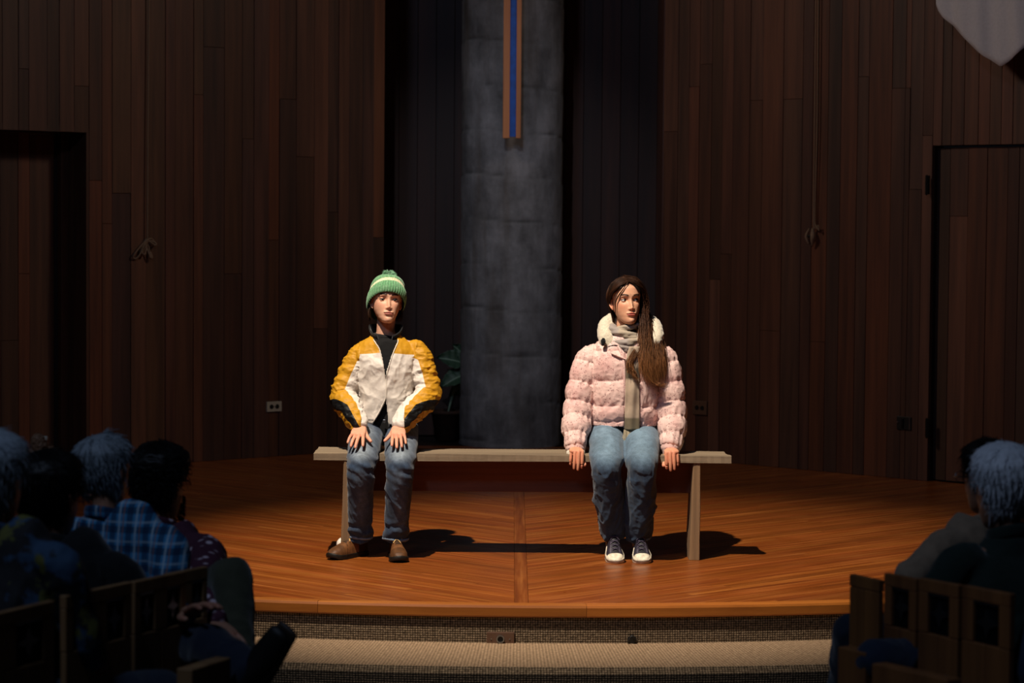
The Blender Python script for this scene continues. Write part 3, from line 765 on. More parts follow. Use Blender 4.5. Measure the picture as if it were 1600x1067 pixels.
# ---------------------------------------------------------------- people: materials
m = NT('skin'); c = m.attr('Col'); n = m.noise(m.coord('Object'), 60, 4)
m.out(m.mix(1.0, c, m.ramp(n, [(0.3, (0.92, 0.90, 0.90)), (0.7, (1.06, 1.04, 1.04))]), 'MULTIPLY'), 0.5, n, 0.08, 0.002,
      Subsurface_Weight=0.12, Subsurface_Scale=0.006, Specular_IOR_Level=0.35)
m.b.inputs['Subsurface Radius'].default_value = (1.0, 0.35, 0.2)
m = NT('eye'); m.out(m.attr('Col'), 0.12, Specular_IOR_Level=0.6)
def cloth(name, use_attr=True, hexc='808080', scale=900, rough=0.85, sheen=0.2, spec=0.2, bump=0.25, mott=0.12, mscale=30):
    m = NT(name); n = m.noise(m.coord('Object'), scale, 2); n2 = m.noise(m.coord('Object'), mscale, 3)
    base = m.attr('Col') if use_attr else rgb(hexc)
    col = m.mix(1.0, base, m.ramp(n2, [(0.3, (1 - mott,) * 3), (0.7, (1 + mott,) * 3)]), 'MULTIPLY')
    m.out(col, rough, n, bump, 0.001, Specular_IOR_Level=spec, Sheen_Weight=sheen); return m
cloth('fabric'); cloth('knit', scale=500, bump=0.6, sheen=0.35, mott=0.2, mscale=160)
cloth('nylon', rough=0.52, sheen=0.0, spec=0.35, bump=0.05, mott=0.03)
cloth('leather', rough=0.55, sheen=0.0, spec=0.35, bump=0.3, mott=0.25, mscale=60)
m = NT('denim'); n = m.noise(m.coord('Object', (1, 1, 0.25)), 420, 3, 0.7); n2 = m.noise(m.coord('Object'), 45, 5, 0.65)
m.out(m.mix(1.0, m.mix(1.0, m.attr('Col'), m.ramp(n, [(0.3, (0.72,) * 3), (0.7, (1.25,) * 3)]), 'MULTIPLY'), m.ramp(n2, [(0.3, (0.8,) * 3), (0.7, (1.2,) * 3)]), 'MULTIPLY'),
      0.9, n, 0.3, 0.001, Specular_IOR_Level=0.1, Sheen_Weight=0.15)
m = NT('hair_mat'); m.out(m.attr('Col'), 0.5, Specular_IOR_Level=0.2, Anisotropic=0.5)
# puffer cloth: pale pink with scattered little wine coloured flecks, thicker in drifting patches
m = NT('puffer_print'); v = m.coord('Object')
vo = m.n('ShaderNodeTexVoronoi', i={'Vector': m.n('ShaderNodeVectorMath', operation='ADD', i={0: v, 1: m.n('ShaderNodeVectorMath', operation='SCALE', i={0: m.n('ShaderNodeTexNoise', i={'Vector': v, 'Scale': 90.0}).outputs[1], 'Scale': 0.012}).outputs[0]}).outputs[0], 'Scale': 95.0, 'Randomness': 1.0})
dots = m.ramp(vo.outputs['Distance'], [(0.26, (1, 1, 1)), (0.38, (0, 0, 0))])
sel = m.ramp(m.noise(v, 38, 3), [(0.44, (0, 0, 0)), (0.54, (1, 1, 1))])
big = m.ramp(m.noise(v, 7, 4, 0.6), [(0.45, (0, 0, 0)), (0.66, (1, 1, 1))])
base = m.mix(m.math('MULTIPLY', big, 0.55), rgb('e3c2ba'), rgb('cf9895'))
d = m.math('MULTIPLY', m.math('MULTIPLY', dots, sel), 0.62)
m.out(m.mix(d, base, rgb('7a4048')), 0.6, m.noise(v, 40, 3), 0.15, 0.004, Specular_IOR_Level=0.25)
# checked shirt
m = NT('plaid'); 
def stripe(u, f, lo, hi, ph=0.0):
    f = f * 1.55
    s = m.math('FRACT', m.math('ADD', m.math('MULTIPLY', u, f), ph)); return m.ramp(s, [(0, (0, 0, 0)), (lo, (0, 0, 0)), (lo + 0.02, (1, 1, 1)), (hi, (1, 1, 1)), (hi + 0.02, (0, 0, 0))])
u, w = m.attr('pu', 'Fac'), m.attr('pw', 'Fac')
c = m.mix(m.math('MULTIPLY', stripe(u, 11, 0.0, 0.35), 0.8), rgb('3a7ba6'), rgb('183556'))
c = m.mix(m.math('MULTIPLY', stripe(w, 11, 0.0, 0.35), 0.7), c, rgb('122740'))
c = m.mix(m.math('MULTIPLY', stripe(u, 11, 0.5, 0.62), 0.5), c, rgb('b8c8d2'))
c = m.mix(m.math('MULTIPLY', stripe(w, 11, 0.5, 0.62), 0.4), c, rgb('a8bcc8'))
c = m.mix(m.math('MULTIPLY', stripe(u, 11, 0.76, 0.84), 0.7), c, rgb('8a5a48'))
m.out(c, 0.85, m.noise(m.coord('Object'), 600, 2), 0.2, 0.001, Specular_IOR_Level=0.15)
m = NT('speckle_shirt'); v = m.coord('Object'); vo = m.n('ShaderNodeTexVoronoi', i={'Vector': v, 'Scale': 26.0})
m.out(m.mix(m.ramp(vo.outputs['Distance'], [(0.2, (1, 1, 1)), (0.36, (0, 0, 0))]), rgb('4a2a38'), rgb('c9b6c0')), 0.85, Specular_IOR_Level=0.15)
m = NT('patterned_dress'); v = m.coord('Object'); n = m.noise(v, 9, 4); n2 = m.noise(v, 13, 3)
m.out(m.mix(m.ramp(n2, [(0.55, (0, 0, 0)), (0.6, (1, 1, 1))]), m.mix(m.ramp(n, [(0.52, (0, 0, 0)), (0.57, (1, 1, 1))]), rgb('0d0d12'), rgb('24405c')), rgb('55541e')), 0.85)

# ---------------------------------------------------------------- head
def E(x, s): return np.exp(-(x / s) ** 2)
HZ = [-.119, -.116, -.108, -.092, -.072, -.048, -.022, 0, .03, .06, .085, .102, .110, .113]
HW = [.006, .018, .029, .0415, .0525, .0615, .067, .070, .0745, .073, .061, .042, .022, .004]
HF = [-.062, -.072, -.079, -.0825, -.083, -.0825, -.082, -.0825, -.088, -.084, -.069, -.045, -.024, -.002]
HB = [-.050, -.030, -.010, .012, .035, .062, .084, .094, .101, .098, .080, .052, .026, .004]
def head_surface(NZ=150, NA=150, face=1.0, width=1.0, seed=0):
    """grid (NZ x NA); row 0 = under the chin. face looks along -y, origin between the ears"""
    q = np.linspace(0, 1, NZ); z = -.119 + .232 * q
    z = -.119 + .232 * (q + 0.018 * np.sin(2 * PI * q))          # denser through the face
    tt = np.linspace(0, 1, NA, endpoint=False); phi = 2 * PI * (tt - 0.10 * np.sin(2 * PI * tt) / 1.0 * 1.0)
    def ip(t):  # smooth interpolation
        zz = np.array(HZ); t = np.array(t); from_ = np.interp(z, zz, t)
        k = np.array([1, 4, 6, 4, 1]) / 16.0
        for _ in range(3): p = np.pad(from_, 2, mode='edge'); p[:2] = 2 * from_[0] - from_[2:0:-1]; p[-2:] = 2 * from_[-1] - from_[-2:-4:-1]; from_ = np.convolve(p, k, 'valid')
        return from_
    w, f, b = ip(HW) * width, ip(HF), ip(HB)
    yc = np.interp(z, [-.119, -.08, 0, .06, .113], [-.05, -.008, .012, .01, 0.0])
    yc = np.clip(yc, f + 0.004, b - 0.004)
    P, Zg = np.meshgrid(phi, z); W = w[:, None]; Fg = f[:, None]; Bg = b[:, None]; Yc = yc[:, None]
    s, c = np.sin(P), np.cos(P)
    X = W * np.sign(s) * np.abs(s) ** 0.92
    fr = c > 0
    Y = np.where(fr, Yc + (Fg - Yc) * np.abs(c) ** 0.86, Yc + (Bg - Yc) * np.abs(c) ** 0.95)
    front = np.clip(c, 0, 1) ** 0.5 * fr
    x, zz = X, Zg; ax = np.abs(x)
    d = np.zeros_like(X)
    # nose
    nz = zz; prof = np.interp(nz, [-.058, -.0525, -.0485, -.044, -.038, -.028, -.010, .006, .022], [0, .0025, .0090, .0155, .0175, .0140, .0075, .0030, 0])
    sg = np.interp(nz, [-.05, -.042, -.03, -.015, .01], [.0085, .0090, .0084, .0086, .0095])
    d += prof * np.exp(-(ax / sg) ** 2.0)
    d += .0030 * E(ax, .009) * E(nz + .0405, .007)
    d += .0068 * E(ax - .0118, .0050) * E(nz + .0440, .0055)
    d -= .004 * E(ax - .007, .003) * E(nz + .0525, .002)
    # sockets, brow, cheeks, lips, chin
    d -= .0125 * E(ax - .031, .019) * E(nz - .001, .0125)
    d -= .003 * E(ax - .016, .008) * E(nz + .004, .012)
    d += .0035 * E(ax - .028, .02) * E(nz - .021, .007)
    d += .0045 * E(ax - .042, .018) * E(nz + .030, .018)
    mw = sstep(.029, .019, ax)
    d += mw * .0058 * E(nz + .0645 + .02 * ax ** 2 / .03, .0042)
    d += mw * .0066 * E(nz + .0745 - .06 * ax ** 2 / .03, .0048) * sstep(.027, .012, ax)
    d -= mw * .0038 * E(nz + .0692, .0016)
    d += .003 * E(ax, .028) * E(nz + .068, .016)
    d -= .0030 * E(ax, .016) * E(nz + .0862, .0055)
    d += .0045 * E(ax, .014) * E(nz + .103, .011)
    d -= .0018 * E(ax, .003) * E(nz + .058, .004)
    d *= face
    Y = Y - d * front
    V = np.stack([X, Y, Zg], -1).reshape(-1, 3)
    i = np.arange(NZ - 1)[:, None] * NA; j = np.arange(NA)[None]; j2 = (j + 1) % NA
    F = np.stack([i + j, i + j2, i + NA + j2, i + NA + j], -1).reshape(-1, 4)
    return V, F, P.ravel()
def skin_cols(V, skin, lip, brow, browk=1.0, blush=0.25):
    skin, lip, brow = map(np.array, (skin, lip, brow)); x, y, z = V.T; ax = np.abs(x); C = np.tile(skin, (len(V), 1)); fr = (y < -.02)
    def blend(mask, col): nonlocal C; C = C * (1 - mask[:, None]) + col * mask[:, None]
    blend(fr * blush * E(ax - .045, .022) * E(z + .028, .02), skin * (1.0, .68, .66))
    blend(fr * .3 * E(ax, .016) * E(z + .042, .015), skin * (1.0, .7, .66))
    blend(fr * .25 * E(ax - .030, .017) * E(z - .0, .012), skin * (.8, .66, .66))
    bow = .0655 + .0045 * (ax / .025) ** 2 - .0012 * E(ax, .005)
    up = sstep(-.0695, -.0683, z) * 0
    lipz = ((z < -.0605 - .012 * (ax / .025) ** 1.5 + -.0010 * E(ax, .004)) & (z > -.0800 + .009 * (ax / .025) ** 2) & (ax < .0245)).astype(float)
    blend(fr * lipz * 0.85, lip)
    blend(fr * (ax < .0235) * 0.75 * E(z + .0692 - .001 * (ax / .02), .0011), lip * .3)
    bz = .0220 + .0050 * np.sin(np.clip((ax - .012) / .040, 0, 1) * 2.4)
    blend(fr * browk * sstep(.010, .015, ax) * sstep(.052, .044, ax) * np.clip(1.5 * E(z - bz, .0036), 0, 1), brow)
    blend(fr * 0.75 * E(ax - .0065, .0028) * E(z + .0512, .002), skin * .25)
    return C
def sphere_patch(c, r, az, el, n=14, m=10):
    """patch of a sphere; az/el arrays or fns; front = -y"""
    V = []
    for i in range(m):
        for j in range(n):
            a = az[0] + (az[1] - az[0]) * j / (n - 1); e0, e1 = el(a); e = e0 + (e1 - e0) * i / (m - 1)
            V.append((c[0] + r * math.sin(a) * math.cos(e), c[1] - r * math.cos(a) * math.cos(e), c[2] + r * math.sin(e)))
    F = [(i * n + j, i * n + j + 1, (i + 1) * n + j + 1, (i + 1) * n + j) for i in range(m - 1) for j in range(n - 1)]
    return np.array(V), F
def ear(side):
    parts = []
    pts = [(0, 0, -.028), (.004, .004, -.020), (.008, .014, -.004), (.009, .018, .012), (.007, .012, .026), (.003, .001, .028), (.001, -.006, .016)]
    parts.append(tube([(side * (.070 + x * 1.2), y + .004, z - .008) for x, y, z in pts], [.0045, .0048, .0042, .004, .004, .0038, .003], 10, front=(side, 0, 0), k=4))
    parts.append(tube([(side * .070, .002, -.030), (side * .0725, .010, -.010), (side * .073, .012, .010), (side * .071, .006, .018)], [(.005, .003), (.010, .0035), (.011, .0035), (.006, .003)], 12, front=(side, 0, 0), k=3))
    return merge(parts)
def make_head_parts(skin, lip, brow, gaze=(0, 0), lid=0.0, M=Matrix.Identity(4), width=1.0, browk=1.0, detail=1.0, iris=(.05, .03, .02), blush=.25):
    """returns (V,F4list,C) for skin and eye part; all transformed by M"""
    V, F, _ = head_surface(int(150 * detail), int(150 * detail), 1.0, width); C = skin_cols(V, skin, lip, brow, browk, blush)
    Fs = [tuple(f) for f in F]; Vs = [V]; Cs = [C]; n = len(V)
    def add(v, f, c):
        nonlocal n; Vs.append(np.asarray(v)); Fs.extend([tuple(int(i) + n for i in g) for g in f]); Cs.append(c); n += len(v)
    for s in (-1, 1):
        v, f = ear(s); add(v, f, np.tile(np.array(skin) * (1.0, .85, .82), (len(v), 1)))
    eyes = MB()
    R = .0136
    for s in (-1, 1):
        c = (s * .0315 * width, -.0592, .0005)
        # lids
        up = lambda a: (math.radians(27 - lid * 20) * max(0.05, math.cos(a * 1.35)) - .04, math.radians(88))
        lo = lambda a: (math.radians(-88), math.radians(-21) * max(0.05, math.cos(a * 1.35)) - .03)
        v, f = sphere_patch(c, R * 1.10, (-1.25, 1.25), up, 18, 8); cc = np.tile(np.array(skin) * (.88, .76, .74), (len(v), 1)); cc[:36] = np.array(brow) * 0.25; add(v, f, cc)
        v, f = sphere_patch(c, R * 1.08, (-1.25, 1.25), lo, 18, 8); cc = np.tile(np.array(skin) * (.95, .84, .82), (len(v), 1)); add(v, f, cc)
        # eyeball; iris turned by gaze
        g = Vector((math.sin(gaze[0]) * math.cos(gaze[1]), -math.cos(gaze[0]) * math.cos(gaze[1]), math.sin(gaze[1])))
        q = Vector((0, -1, 0)).rotation_difference(g).to_matrix()
        v = []; cc = []; n1, n2 = 22, 26
        for i in range(n1 + 1):
            th = PI * (i / n1) ** 1.4
            for j in range(n2):
                a = 2 * PI * j / n2; p = q @ Vector((math.sin(th) * math.cos(a), -math.cos(th), math.sin(th) * math.sin(a))); v.append(Vector(c) + p * R)
                cc.append((.008, .006, .005) if th < .24 else (iris if th < .54 else ((.08, .06, .05) if th < .59 else (.62, .56, .53))))
        f = [(i * n2 + j, (i + 1) * n2 + j, (i + 1) * n2 + (j + 1) % n2, i * n2 + (j + 1) % n2) for i in range(n1) for j in range(n2)]
        eyes.add([tuple(p) for p in v], f, np.array(cc))
    V = np.concatenate(Vs); C = np.concatenate(Cs)
    A = np.array(M.to_3x3()); T = np.array(M.translation); V = V @ A.T + T
    eyes.V = [np.asarray(v) @ A.T + T for v in eyes.V]
    return V, Fs, C, eyes
def build_eyes(eyes, root):
    n = len(eyes.V[0]); fs = eyes.F[:len(eyes.F) // 2]
    for k in (0, 1): MB().add(eyes.V[k], fs, eyes.C[k]).build('eye', 'eye', root, smooth=True)
def headM(loc, yaw=0, pitch=0, roll=0, scale=1.0):
    """yaw>0 turns the face to viewer's right (+x) when it looks along -y; pitch>0 lifts the chin"""
    return Matrix.Translation(loc) @ Matrix.Rotation(yaw, 4, 'Z') @ Matrix.Rotation(-pitch, 4, 'X') @ Matrix.Rotation(roll, 4, 'Y') @ Matrix.Scale(scale, 4)
def xf(V, M): return np.asarray(V) @ np.array(M.to_3x3()).T + np.array(M.translation)

# ---------------------------------------------------------------- hands
def make_hand(M, side=1, curl=(12, 14, 14, 16), spread=(9, 2, -4, -11), thumb=(38, 18), mcp=(6, 6, 6, 6), scale=1.0, voxel=.0019, tcurl=15):
    """right hand, palm down (-z), fingers along +y, thumb towards -x (side=1). curl = bend of the two finger joints in degrees"""
    parts = []
    parts.append(tube([(0, -.035, 0), (0, -.005, 0), (-.001, .03, .001), (.0, .062, .001), (0, .082, 0)], [(.024, .018), (.026, .0165), (.036, .0155), (.040, .0135), (.037, .0105)], 20, front=(0, 0, 1), k=4, p=2.5))
    base = [(-.029, .080), (-.0095, .086), (.0105, .083), (.029, .073)]; ln = [(.041, .024, .019), (.045, .028, .020), (.042, .026, .020), (.033, .019, .018)]; rr = [.0092, .0095, .0090, .0080]
    for k in range(4):
        a = math.radians(-spread[k]); p = Vector((*base[k], 0.0)); e = math.radians(mcp[k]); pts = [p - Vector((math.sin(a) * .02, math.cos(a) * .02, 0)), p]; c = math.radians(curl[k])
        for j, L in enumerate(ln[k]):
            if j: e += c
            p = p + Vector((math.sin(a) * math.cos(e), math.cos(a) * math.cos(e), -math.sin(e))) * L; pts.append(p)
        r = rr[k]; parts.append(tube([tuple(q) for q in pts], [r * 1.05, r * 1.10, r * 1.0, r * .93, r * .80], 12, front=(0, 0, 1), k=4))
    t0 = Vector((-.020, .012, -.004)); a = math.radians(-thumb[0]); e = math.radians(thumb[1]); pts = [t0]; p = t0
    for j, L in enumerate((.042, .032, .026)):
        p = p + Vector((math.sin(a) * math.cos(e), math.cos(a) * math.cos(e), -math.sin(e))) * L; pts.append(p); a += math.radians(tcurl)
    parts.append(tube([tuple(q) for q in pts], [.0150, .0120, .0105, .0088], 12, front=(0, 0, 1), k=4))
    V, F = remesh(parts, voxel, 3)
    if side < 0: V = V * (-1, 1, 1); F = F[:, ::-1]
    V = V * scale
    return xf(V, M), [tuple(f) for f in F], V
def handM(wrist, finger_dir, back_dir):
    y = Vector(finger_dir).normalized(); z = Vector(back_dir); z = (z - y * z.dot(y)).normalized(); x = y.cross(z)
    return Matrix.Translation(wrist) @ Matrix((( x.x, y.x, z.x, 0), (x.y, y.y, z.y, 0), (x.z, y.z, z.z, 0), (0, 0, 0, 1)))
def hand_cols(Vl, skin):
    skin = np.array(skin); k = fbm(Vl * 60, 5); C = skin * (0.92 + 0.16 * k[:, None]); kn = sstep(.07, .085, Vl[:, 1]) * sstep(.11, .09, Vl[:, 1])
    C = C * (1 - kn[:, None] * np.array([.0, .12, .12])); tip = sstep(.13, .16, Vl[:, 1]); return C * (1 - tip[:, None] * np.array([0, .12, .10]))

def body_core(J, skin, scale=1.0):
    """plain continuous body under the clothes, from joints"""
    g = lambda k: Vector(J[k]); ps = []
    hipc = (g('hipL') + g('hipR')) / 2; ch = g('chest'); nk = g('neck'); sc = scale
    ps.append(tube([tuple(hipc + Vector((0, 0, -.03))), tuple(hipc + Vector((0, 0, .06))), tuple((hipc + ch) / 2), tuple(ch), tuple(nk + Vector((0, .01, -.045)))], [(.13 * sc, .09 * sc), (.13 * sc, .085 * sc), (.105 * sc, .08 * sc), (.125 * sc, .085 * sc), (.07 * sc, .055 * sc)], 24, front=J.get('front', (0, -1, 0))))
    ps.append(tube([tuple(nk + Vector((0, .012, -.06))), tuple(nk), tuple(g('skull'))], [(.058 * sc, .052 * sc), (.047 * sc, .049 * sc), (.046 * sc, .050 * sc)], 20, front=J.get('front', (0, -1, 0))))
    for s in 'LR':
        ps.append(tube([tuple((nk + g('sh' + s)) / 2 + Vector((0, 0, -.03))), tuple(g('sh' + s)), tuple((g('sh' + s) + g('el' + s)) / 2), tuple(g('el' + s)), tuple((g('el' + s) * .6 + g('wr' + s) * .4)), tuple(g('wr' + s))],
                       [.045 * sc, .046 * sc, .040 * sc, .034 * sc, .033 * sc, .023 * sc], 16, front=(.3, -1, .2), k=3))
        ps.append(tube([tuple(g('hip' + s)), tuple((g('hip' + s) + g('kn' + s)) / 2), tuple(g('kn' + s)), tuple(g('kn' + s) * .65 + g('an' + s) * .35), tuple(g('an' + s))], [.072 * sc, .062 * sc, .048 * sc, .044 * sc, .028 * sc], 16, front=(0.2, -.7, .7), k=3))
        ps.append(tube([tuple(g('an' + s)), tuple(g('an' + s) * .5 + g('toe' + s) * .5 + Vector((0, 0, -.005))), tuple(g('toe' + s))], [(.026, .028), (.024, .016), (.018, .010)], 14, front=(0, 0, 1), k=3))
    V, F = remesh(ps, .008, 4)
    return V, [tuple(f) for f in F], np.tile(np.array(skin), (len(V), 1))
def assemble_body(name, root, pieces):
    mb = MB()
    for V, F, C in pieces: mb.add(V, F, C)
    return mb.build(name, 'skin', root, smooth=True)

# ---------------------------------------------------------------- hair
def strands(paths, rad, n=3, root=None, mat='hair_mat', name='hair', cfn=None, extra=None):
    """many thin strands in one mesh. paths: list of (k,3) arrays of equal length"""
    P = np.array(paths); m, k, _ = P.shape; T = np.gradient(P, axis=1); T /= np.linalg.norm(T, axis=2)[..., None] + 1e-9
    up = np.array([0.31, 0.62, 0.72]); S = np.cross(T, up); S /= np.linalg.norm(S, axis=2)[..., None] + 1e-9; B = np.cross(S, T)
    tap = np.interp(np.linspace(0, 1, k), [0, .1, .75, 1], [.6, 1, .9, .15]); rad = np.broadcast_to(np.asarray(rad, float).reshape(-1, 1), (m, k)) * tap
    a = np.linspace(0, 2 * PI, n, endpoint=False)
    V = P[:, :, None] + rad[:, :, None, None] * (np.cos(a)[None, None, :, None] * S[:, :, None] + np.sin(a)[None, None, :, None] * B[:, :, None])
    V = V.reshape(-1, 3); s = np.arange(m)[:, None, None] * k * n; i = np.arange(k - 1)[None, :, None] * n; j = np.arange(n)[None, None]; j2 = (j + 1) % n
    F = np.stack([s + i + j, s + i + j2, s + i + n + j2, s + i + n + j], -1).reshape(-1, 4)
    C = np.repeat(cfn(P).reshape(-1, 3), n, 0)
    return V, F, C
def cap_from_head(M, mask, thick, col, seed=0, detail=1.0, width=1.0, rough=.003, freq=(260, 260, 40), colvar=.35):
    """shell of hair grown from the head surface. mask(x,y,z)->0..1, thick(x,y,z)->metres"""
    V, F, P = head_surface(int(120 * detail), int(120 * detail), 0.0, width); N = vnormals(V, F); 
    if (N[len(N) // 2] @ V[len(N) // 2]) < 0: N = -N
    x, y, z = V.T; mk = mask(x, y, z); th = thick(x, y, z) * np.clip(mk, 0, 1) ** .5
    nz = ridge(V * np.array(freq), seed, 2) - .5; W = V + N * (th + rough * nz * np.clip(mk, 0, 1))[:, None] * 1.0
    keep = (mk[F] > 0.0).all(1); F = F[keep]
    C = np.array(col) * (1 + colvar * (nz[:, None]))
    top = len(V) - 120
    return xf(W, M), [tuple(f) for f in F], np.clip(C, 0, 1)
def fill_fall(guides, n, spread, seed, wave=.004, k=26):
    """strands interpolated between guide polylines"""
    r = np.random.default_rng(seed); G = np.array([catmull(g, 8) for g in guides]) if len(set(len(g) for g in guides)) == 1 else None
    L = G.shape[1]; t = np.linspace(0, L - 1, k); G = np.array([[np.interp(t, np.arange(L), g[:, c]) for c in range(3)] for g in G]).transpose(0, 2, 1)
    out = []; m = len(G)
    s01 = np.linspace(0, 1, k)
    for _ in range(n):
        u = r.uniform(0, m - 1); a = int(min(u, m - 2)); f = u - a; p = G[a] * (1 - f) + G[a + 1] * f
        o = r.normal(0, 1, 3) * spread; ph = r.uniform(0, 6.28, 3); fq = r.uniform(5, 11); cut = r.uniform(.82, 1.0)
        p = np.array([[np.interp(s01 * cut, s01, p[:, c]) for c in range(3)]]).squeeze().T
        p = p + o * (0.35 + 0.65 * np.sin(PI * np.clip(s01 * .8 + .12, 0, 1)))[:, None] + wave * s01[:, None] * np.stack([np.sin(fq * s01 + q) for q in ph], 1)
        out.append(p)
    return out

# ---------------------------------------------------------------- shoes
def shoe(ankle, toe_dir, length, z0, kind, root, mirror=1, lift=0.0):
    """foot flat on z0; ankle = plan point of the heel centre"""
    d = Vector((toe_dir[0], toe_dir[1], 0)).normalized(); s = Vector((-d.y, d.x, 0)) * -1
    M = Matrix(((s.x, d.x, 0, ankle[0]), (s.y, d.y, 0, ankle[1]), (0, 0, 1, z0), (0, 0, 0, 1)))
    L = length; brown = kind == 'brown'
    if lift: M = M @ Matrix.Translation((0, L * .84, 0)) @ Matrix.Rotation(-math.radians(lift), 4, 'X') @ Matrix.Translation((0, -L * .84, 0))
    # sole outline
    tt = np.linspace(0, 1, 40); hw = np.interp(tt, [0, .04, .15, .35, .55, .72, .86, .95, 1], [.010, .024, .034, .031, .039, .046, .043, .030, .008]) * (1.03 if brown else 1.0)
    ys = tt * L
    ol = [(w + .003 * math.sin(t * 3) * mirror, y) for t, w, y in zip(tt, hw, ys)] + [(-w + .003 * math.sin(t * 3) * mirror, y) for t, w, y in list(zip(tt, hw, ys))[::-1]]
    sh = .026 if not brown else .022
    def solid(poly, z0_, z1_, col, grow=0.0, curve=True):
        V = []; n = len(poly); cy = L / 2
        rings = [(z0_, -.002), (z0_ + .003, .001), ((z0_ + z1_) / 2, .002), (z1_ - .002, .001), (z1_, -.001)]
        for z, g in rings:
            for x, y in poly:
                tl = max(0, (y / L - .78)) ** 2 * .28 * (1 if brown else .8)
                V.append(tuple(M @ Vector((x + math.copysign(g + grow, x), y + (g + grow) * (1 if y > cy else -1), z + tl))))
        F = [(i * n + j, i * n + (j + 1) % n, (i + 1) * n + (j + 1) % n, (i + 1) * n + j) for i in range(4) for j in range(n)] + [tuple(range(n - 1, -1, -1)), tuple(range(4 * n, 5 * n))]
        return V, F, col
    mb = MB()
    V, F, c = solid(ol, 0.0, sh, (0, 0, 0)); mb.add(V, F, rgb('15110d') if brown else rgb('d8cdb8'))
    if not brown:
        V, F, c = solid(ol, sh * .62, sh * .78, (0, 0, 0), grow=.0012); mb.add(V, F, rgb('1c1a24'))
        V, F, c = solid([(x, y) for x, y in ol], 0.0, .004, (0, 0, 0), grow=.0006); mb.add(V, F, rgb('6a5040'))
    mb.build('sole', 'leather', root_s := thing_child('shoe', root), smooth=True)
    # upper: lofted rings along the foot
    NT_, NP = 46, 30; V = []; C = []
    for i in range(NT_):
        t = .02 + .965 * i / (NT_ - 1); w = np.interp(t, tt, hw) - .003
        top = np.interp(t, [0, .06, .2, .32, .42, .55, .70, .82, .92, 1], [.085, .105, .112, .112, .100, .084, .068, .058, .044, .018]) if brown else np.interp(t, [0, .06, .2, .30, .42, .58, .72, .82, .92, 1], [.11, .125, .13, .118, .092, .068, .052, .044, .036, .018])
        tl = max(0, t - .78) ** 2 * .28
        for j in range(NP):
            a = PI * j / (NP - 1); ca, sa = math.cos(a), math.sin(a)
            ex = np.interp(t, [0, .3, .7, 1], [.55, .8, .75, .7])
            wt = w * (1.0 - .42 * (sa ** 1.2) * np.interp(t, [0, .25, .5, .8, 1], [.6, .8, .45, 0, 0]))
            x = math.copysign(abs(ca) ** ex, ca) * wt; z = sh * .6 + (top - sh * .6) * sa ** .75 + tl
            x += .003 * math.sin(t * 3) * mirror
            V.append(tuple(M @ Vector((x, t * L, z))))
            if brown:
                seam = abs(t - (.62 + .16 * (1 - sa) * 0)) < .012
                f = 1.0 - (.35 if t > .66 else 0) * (1 - sa) ; c = np.array(rgb('6c4526')) * (.75 + .5 * fbm(np.array([[x * 60, t * 8, z * 60]]), 3)[0])
                if t > .72: c = c * .62
                if .30 < t < .60 and sa > .93: c = np.array(rgb('3a2616'))
                if abs(t - .60 - .08 * (1 - sa)) < .010: c = c * .3
                if t < .30: c = np.array(rgb('2a1c14'))
            else:
                c = np.array(rgb('2b2733'))
                if t > .80: c = np.array(rgb('e2d8c2'))
                elif .42 < t < .80 and sa > .93: c = np.array(rgb('16141c'))
                elif abs(sa - .88) < .02 and .3 < t < .78: c = np.array(rgb('57505e'))
            C.append(c)
    F = [(i * NP + j, (i + 1) * NP + j, (i + 1) * NP + j + 1, i * NP + j + 1) for i in range(NT_ - 1) for j in range(NP - 1)]
    F.append(tuple(range(NP))); F.append(tuple(range((NT_ - 1) * NP + NP - 1, (NT_ - 1) * NP - 1, -1)))
    MB().add(V, F, np.array(C)).build('upper', 'leather', root_s, smooth=True)
    lc = rgb('c9a468') if brown else rgb('453e52')
    ts = (.36, .42, .48) if brown else (.30, .38, .46, .54, .62, .70)
    for k, t in enumerate(ts):
        top = (np.interp(t, [.32, .42, .55, .70], [.112, .100, .084, .068]) if brown else np.interp(t, [.2, .30, .42, .58, .72], [.13, .118, .092, .068, .052]))
        w = .018 + (0 if brown else .004)
        for s_ in (-1, 1):
            pts = [(s_ * w, (t - .02) * L, top - .007), (s_ * w * .4, t * L, top + .0035), (-s_ * w * .4, (t + .02) * L, top + .001), (-s_ * w, (t + .045) * L, top - .011)]
            MB().tube([tuple(M @ Vector(p)) for p in pts], [(.0030, .0018)] * 4, 8, front=(0, 0, 1), col=lc).build('lace', 'fabric', root_s, smooth=True)
    if brown:
        for s_ in (-1, 1):
            pts = [(0, .38 * L, .112), (s_ * .014, .40 * L, .120), (s_ * .028, .44 * L, .106), (s_ * .020, .45 * L, .096), (0, .395 * L, .112)]
            MB().tube([tuple(M @ Vector(p)) for p in pts], [.002] * 5, 8, col=lc).build('lace', 'fabric', root_s, smooth=True)
    return root_s
def thing_child(name, root):
    o = bpy.data.objects.new(name, None); COL.objects.link(o); o.empty_display_size = .05; put(o, root); return o
CMn = np.array(CM); CLn = np.array(CAMLOC)
def projv(V):
    v = (np.asarray(V) - CLn) @ CMn; return 800 + FPX * v[:, 0] / -v[:, 2], 533.5 - FPX * v[:, 1] / -v[:, 2]
def T3(v): return tuple(v)
def cut_faces(V, F, dele):
    keep = ~dele[F].all(1); F = F[keep]; used = np.zeros(len(V), bool); used[F] = True; idx = np.cumsum(used) - 1
    return V[used], idx[F], used
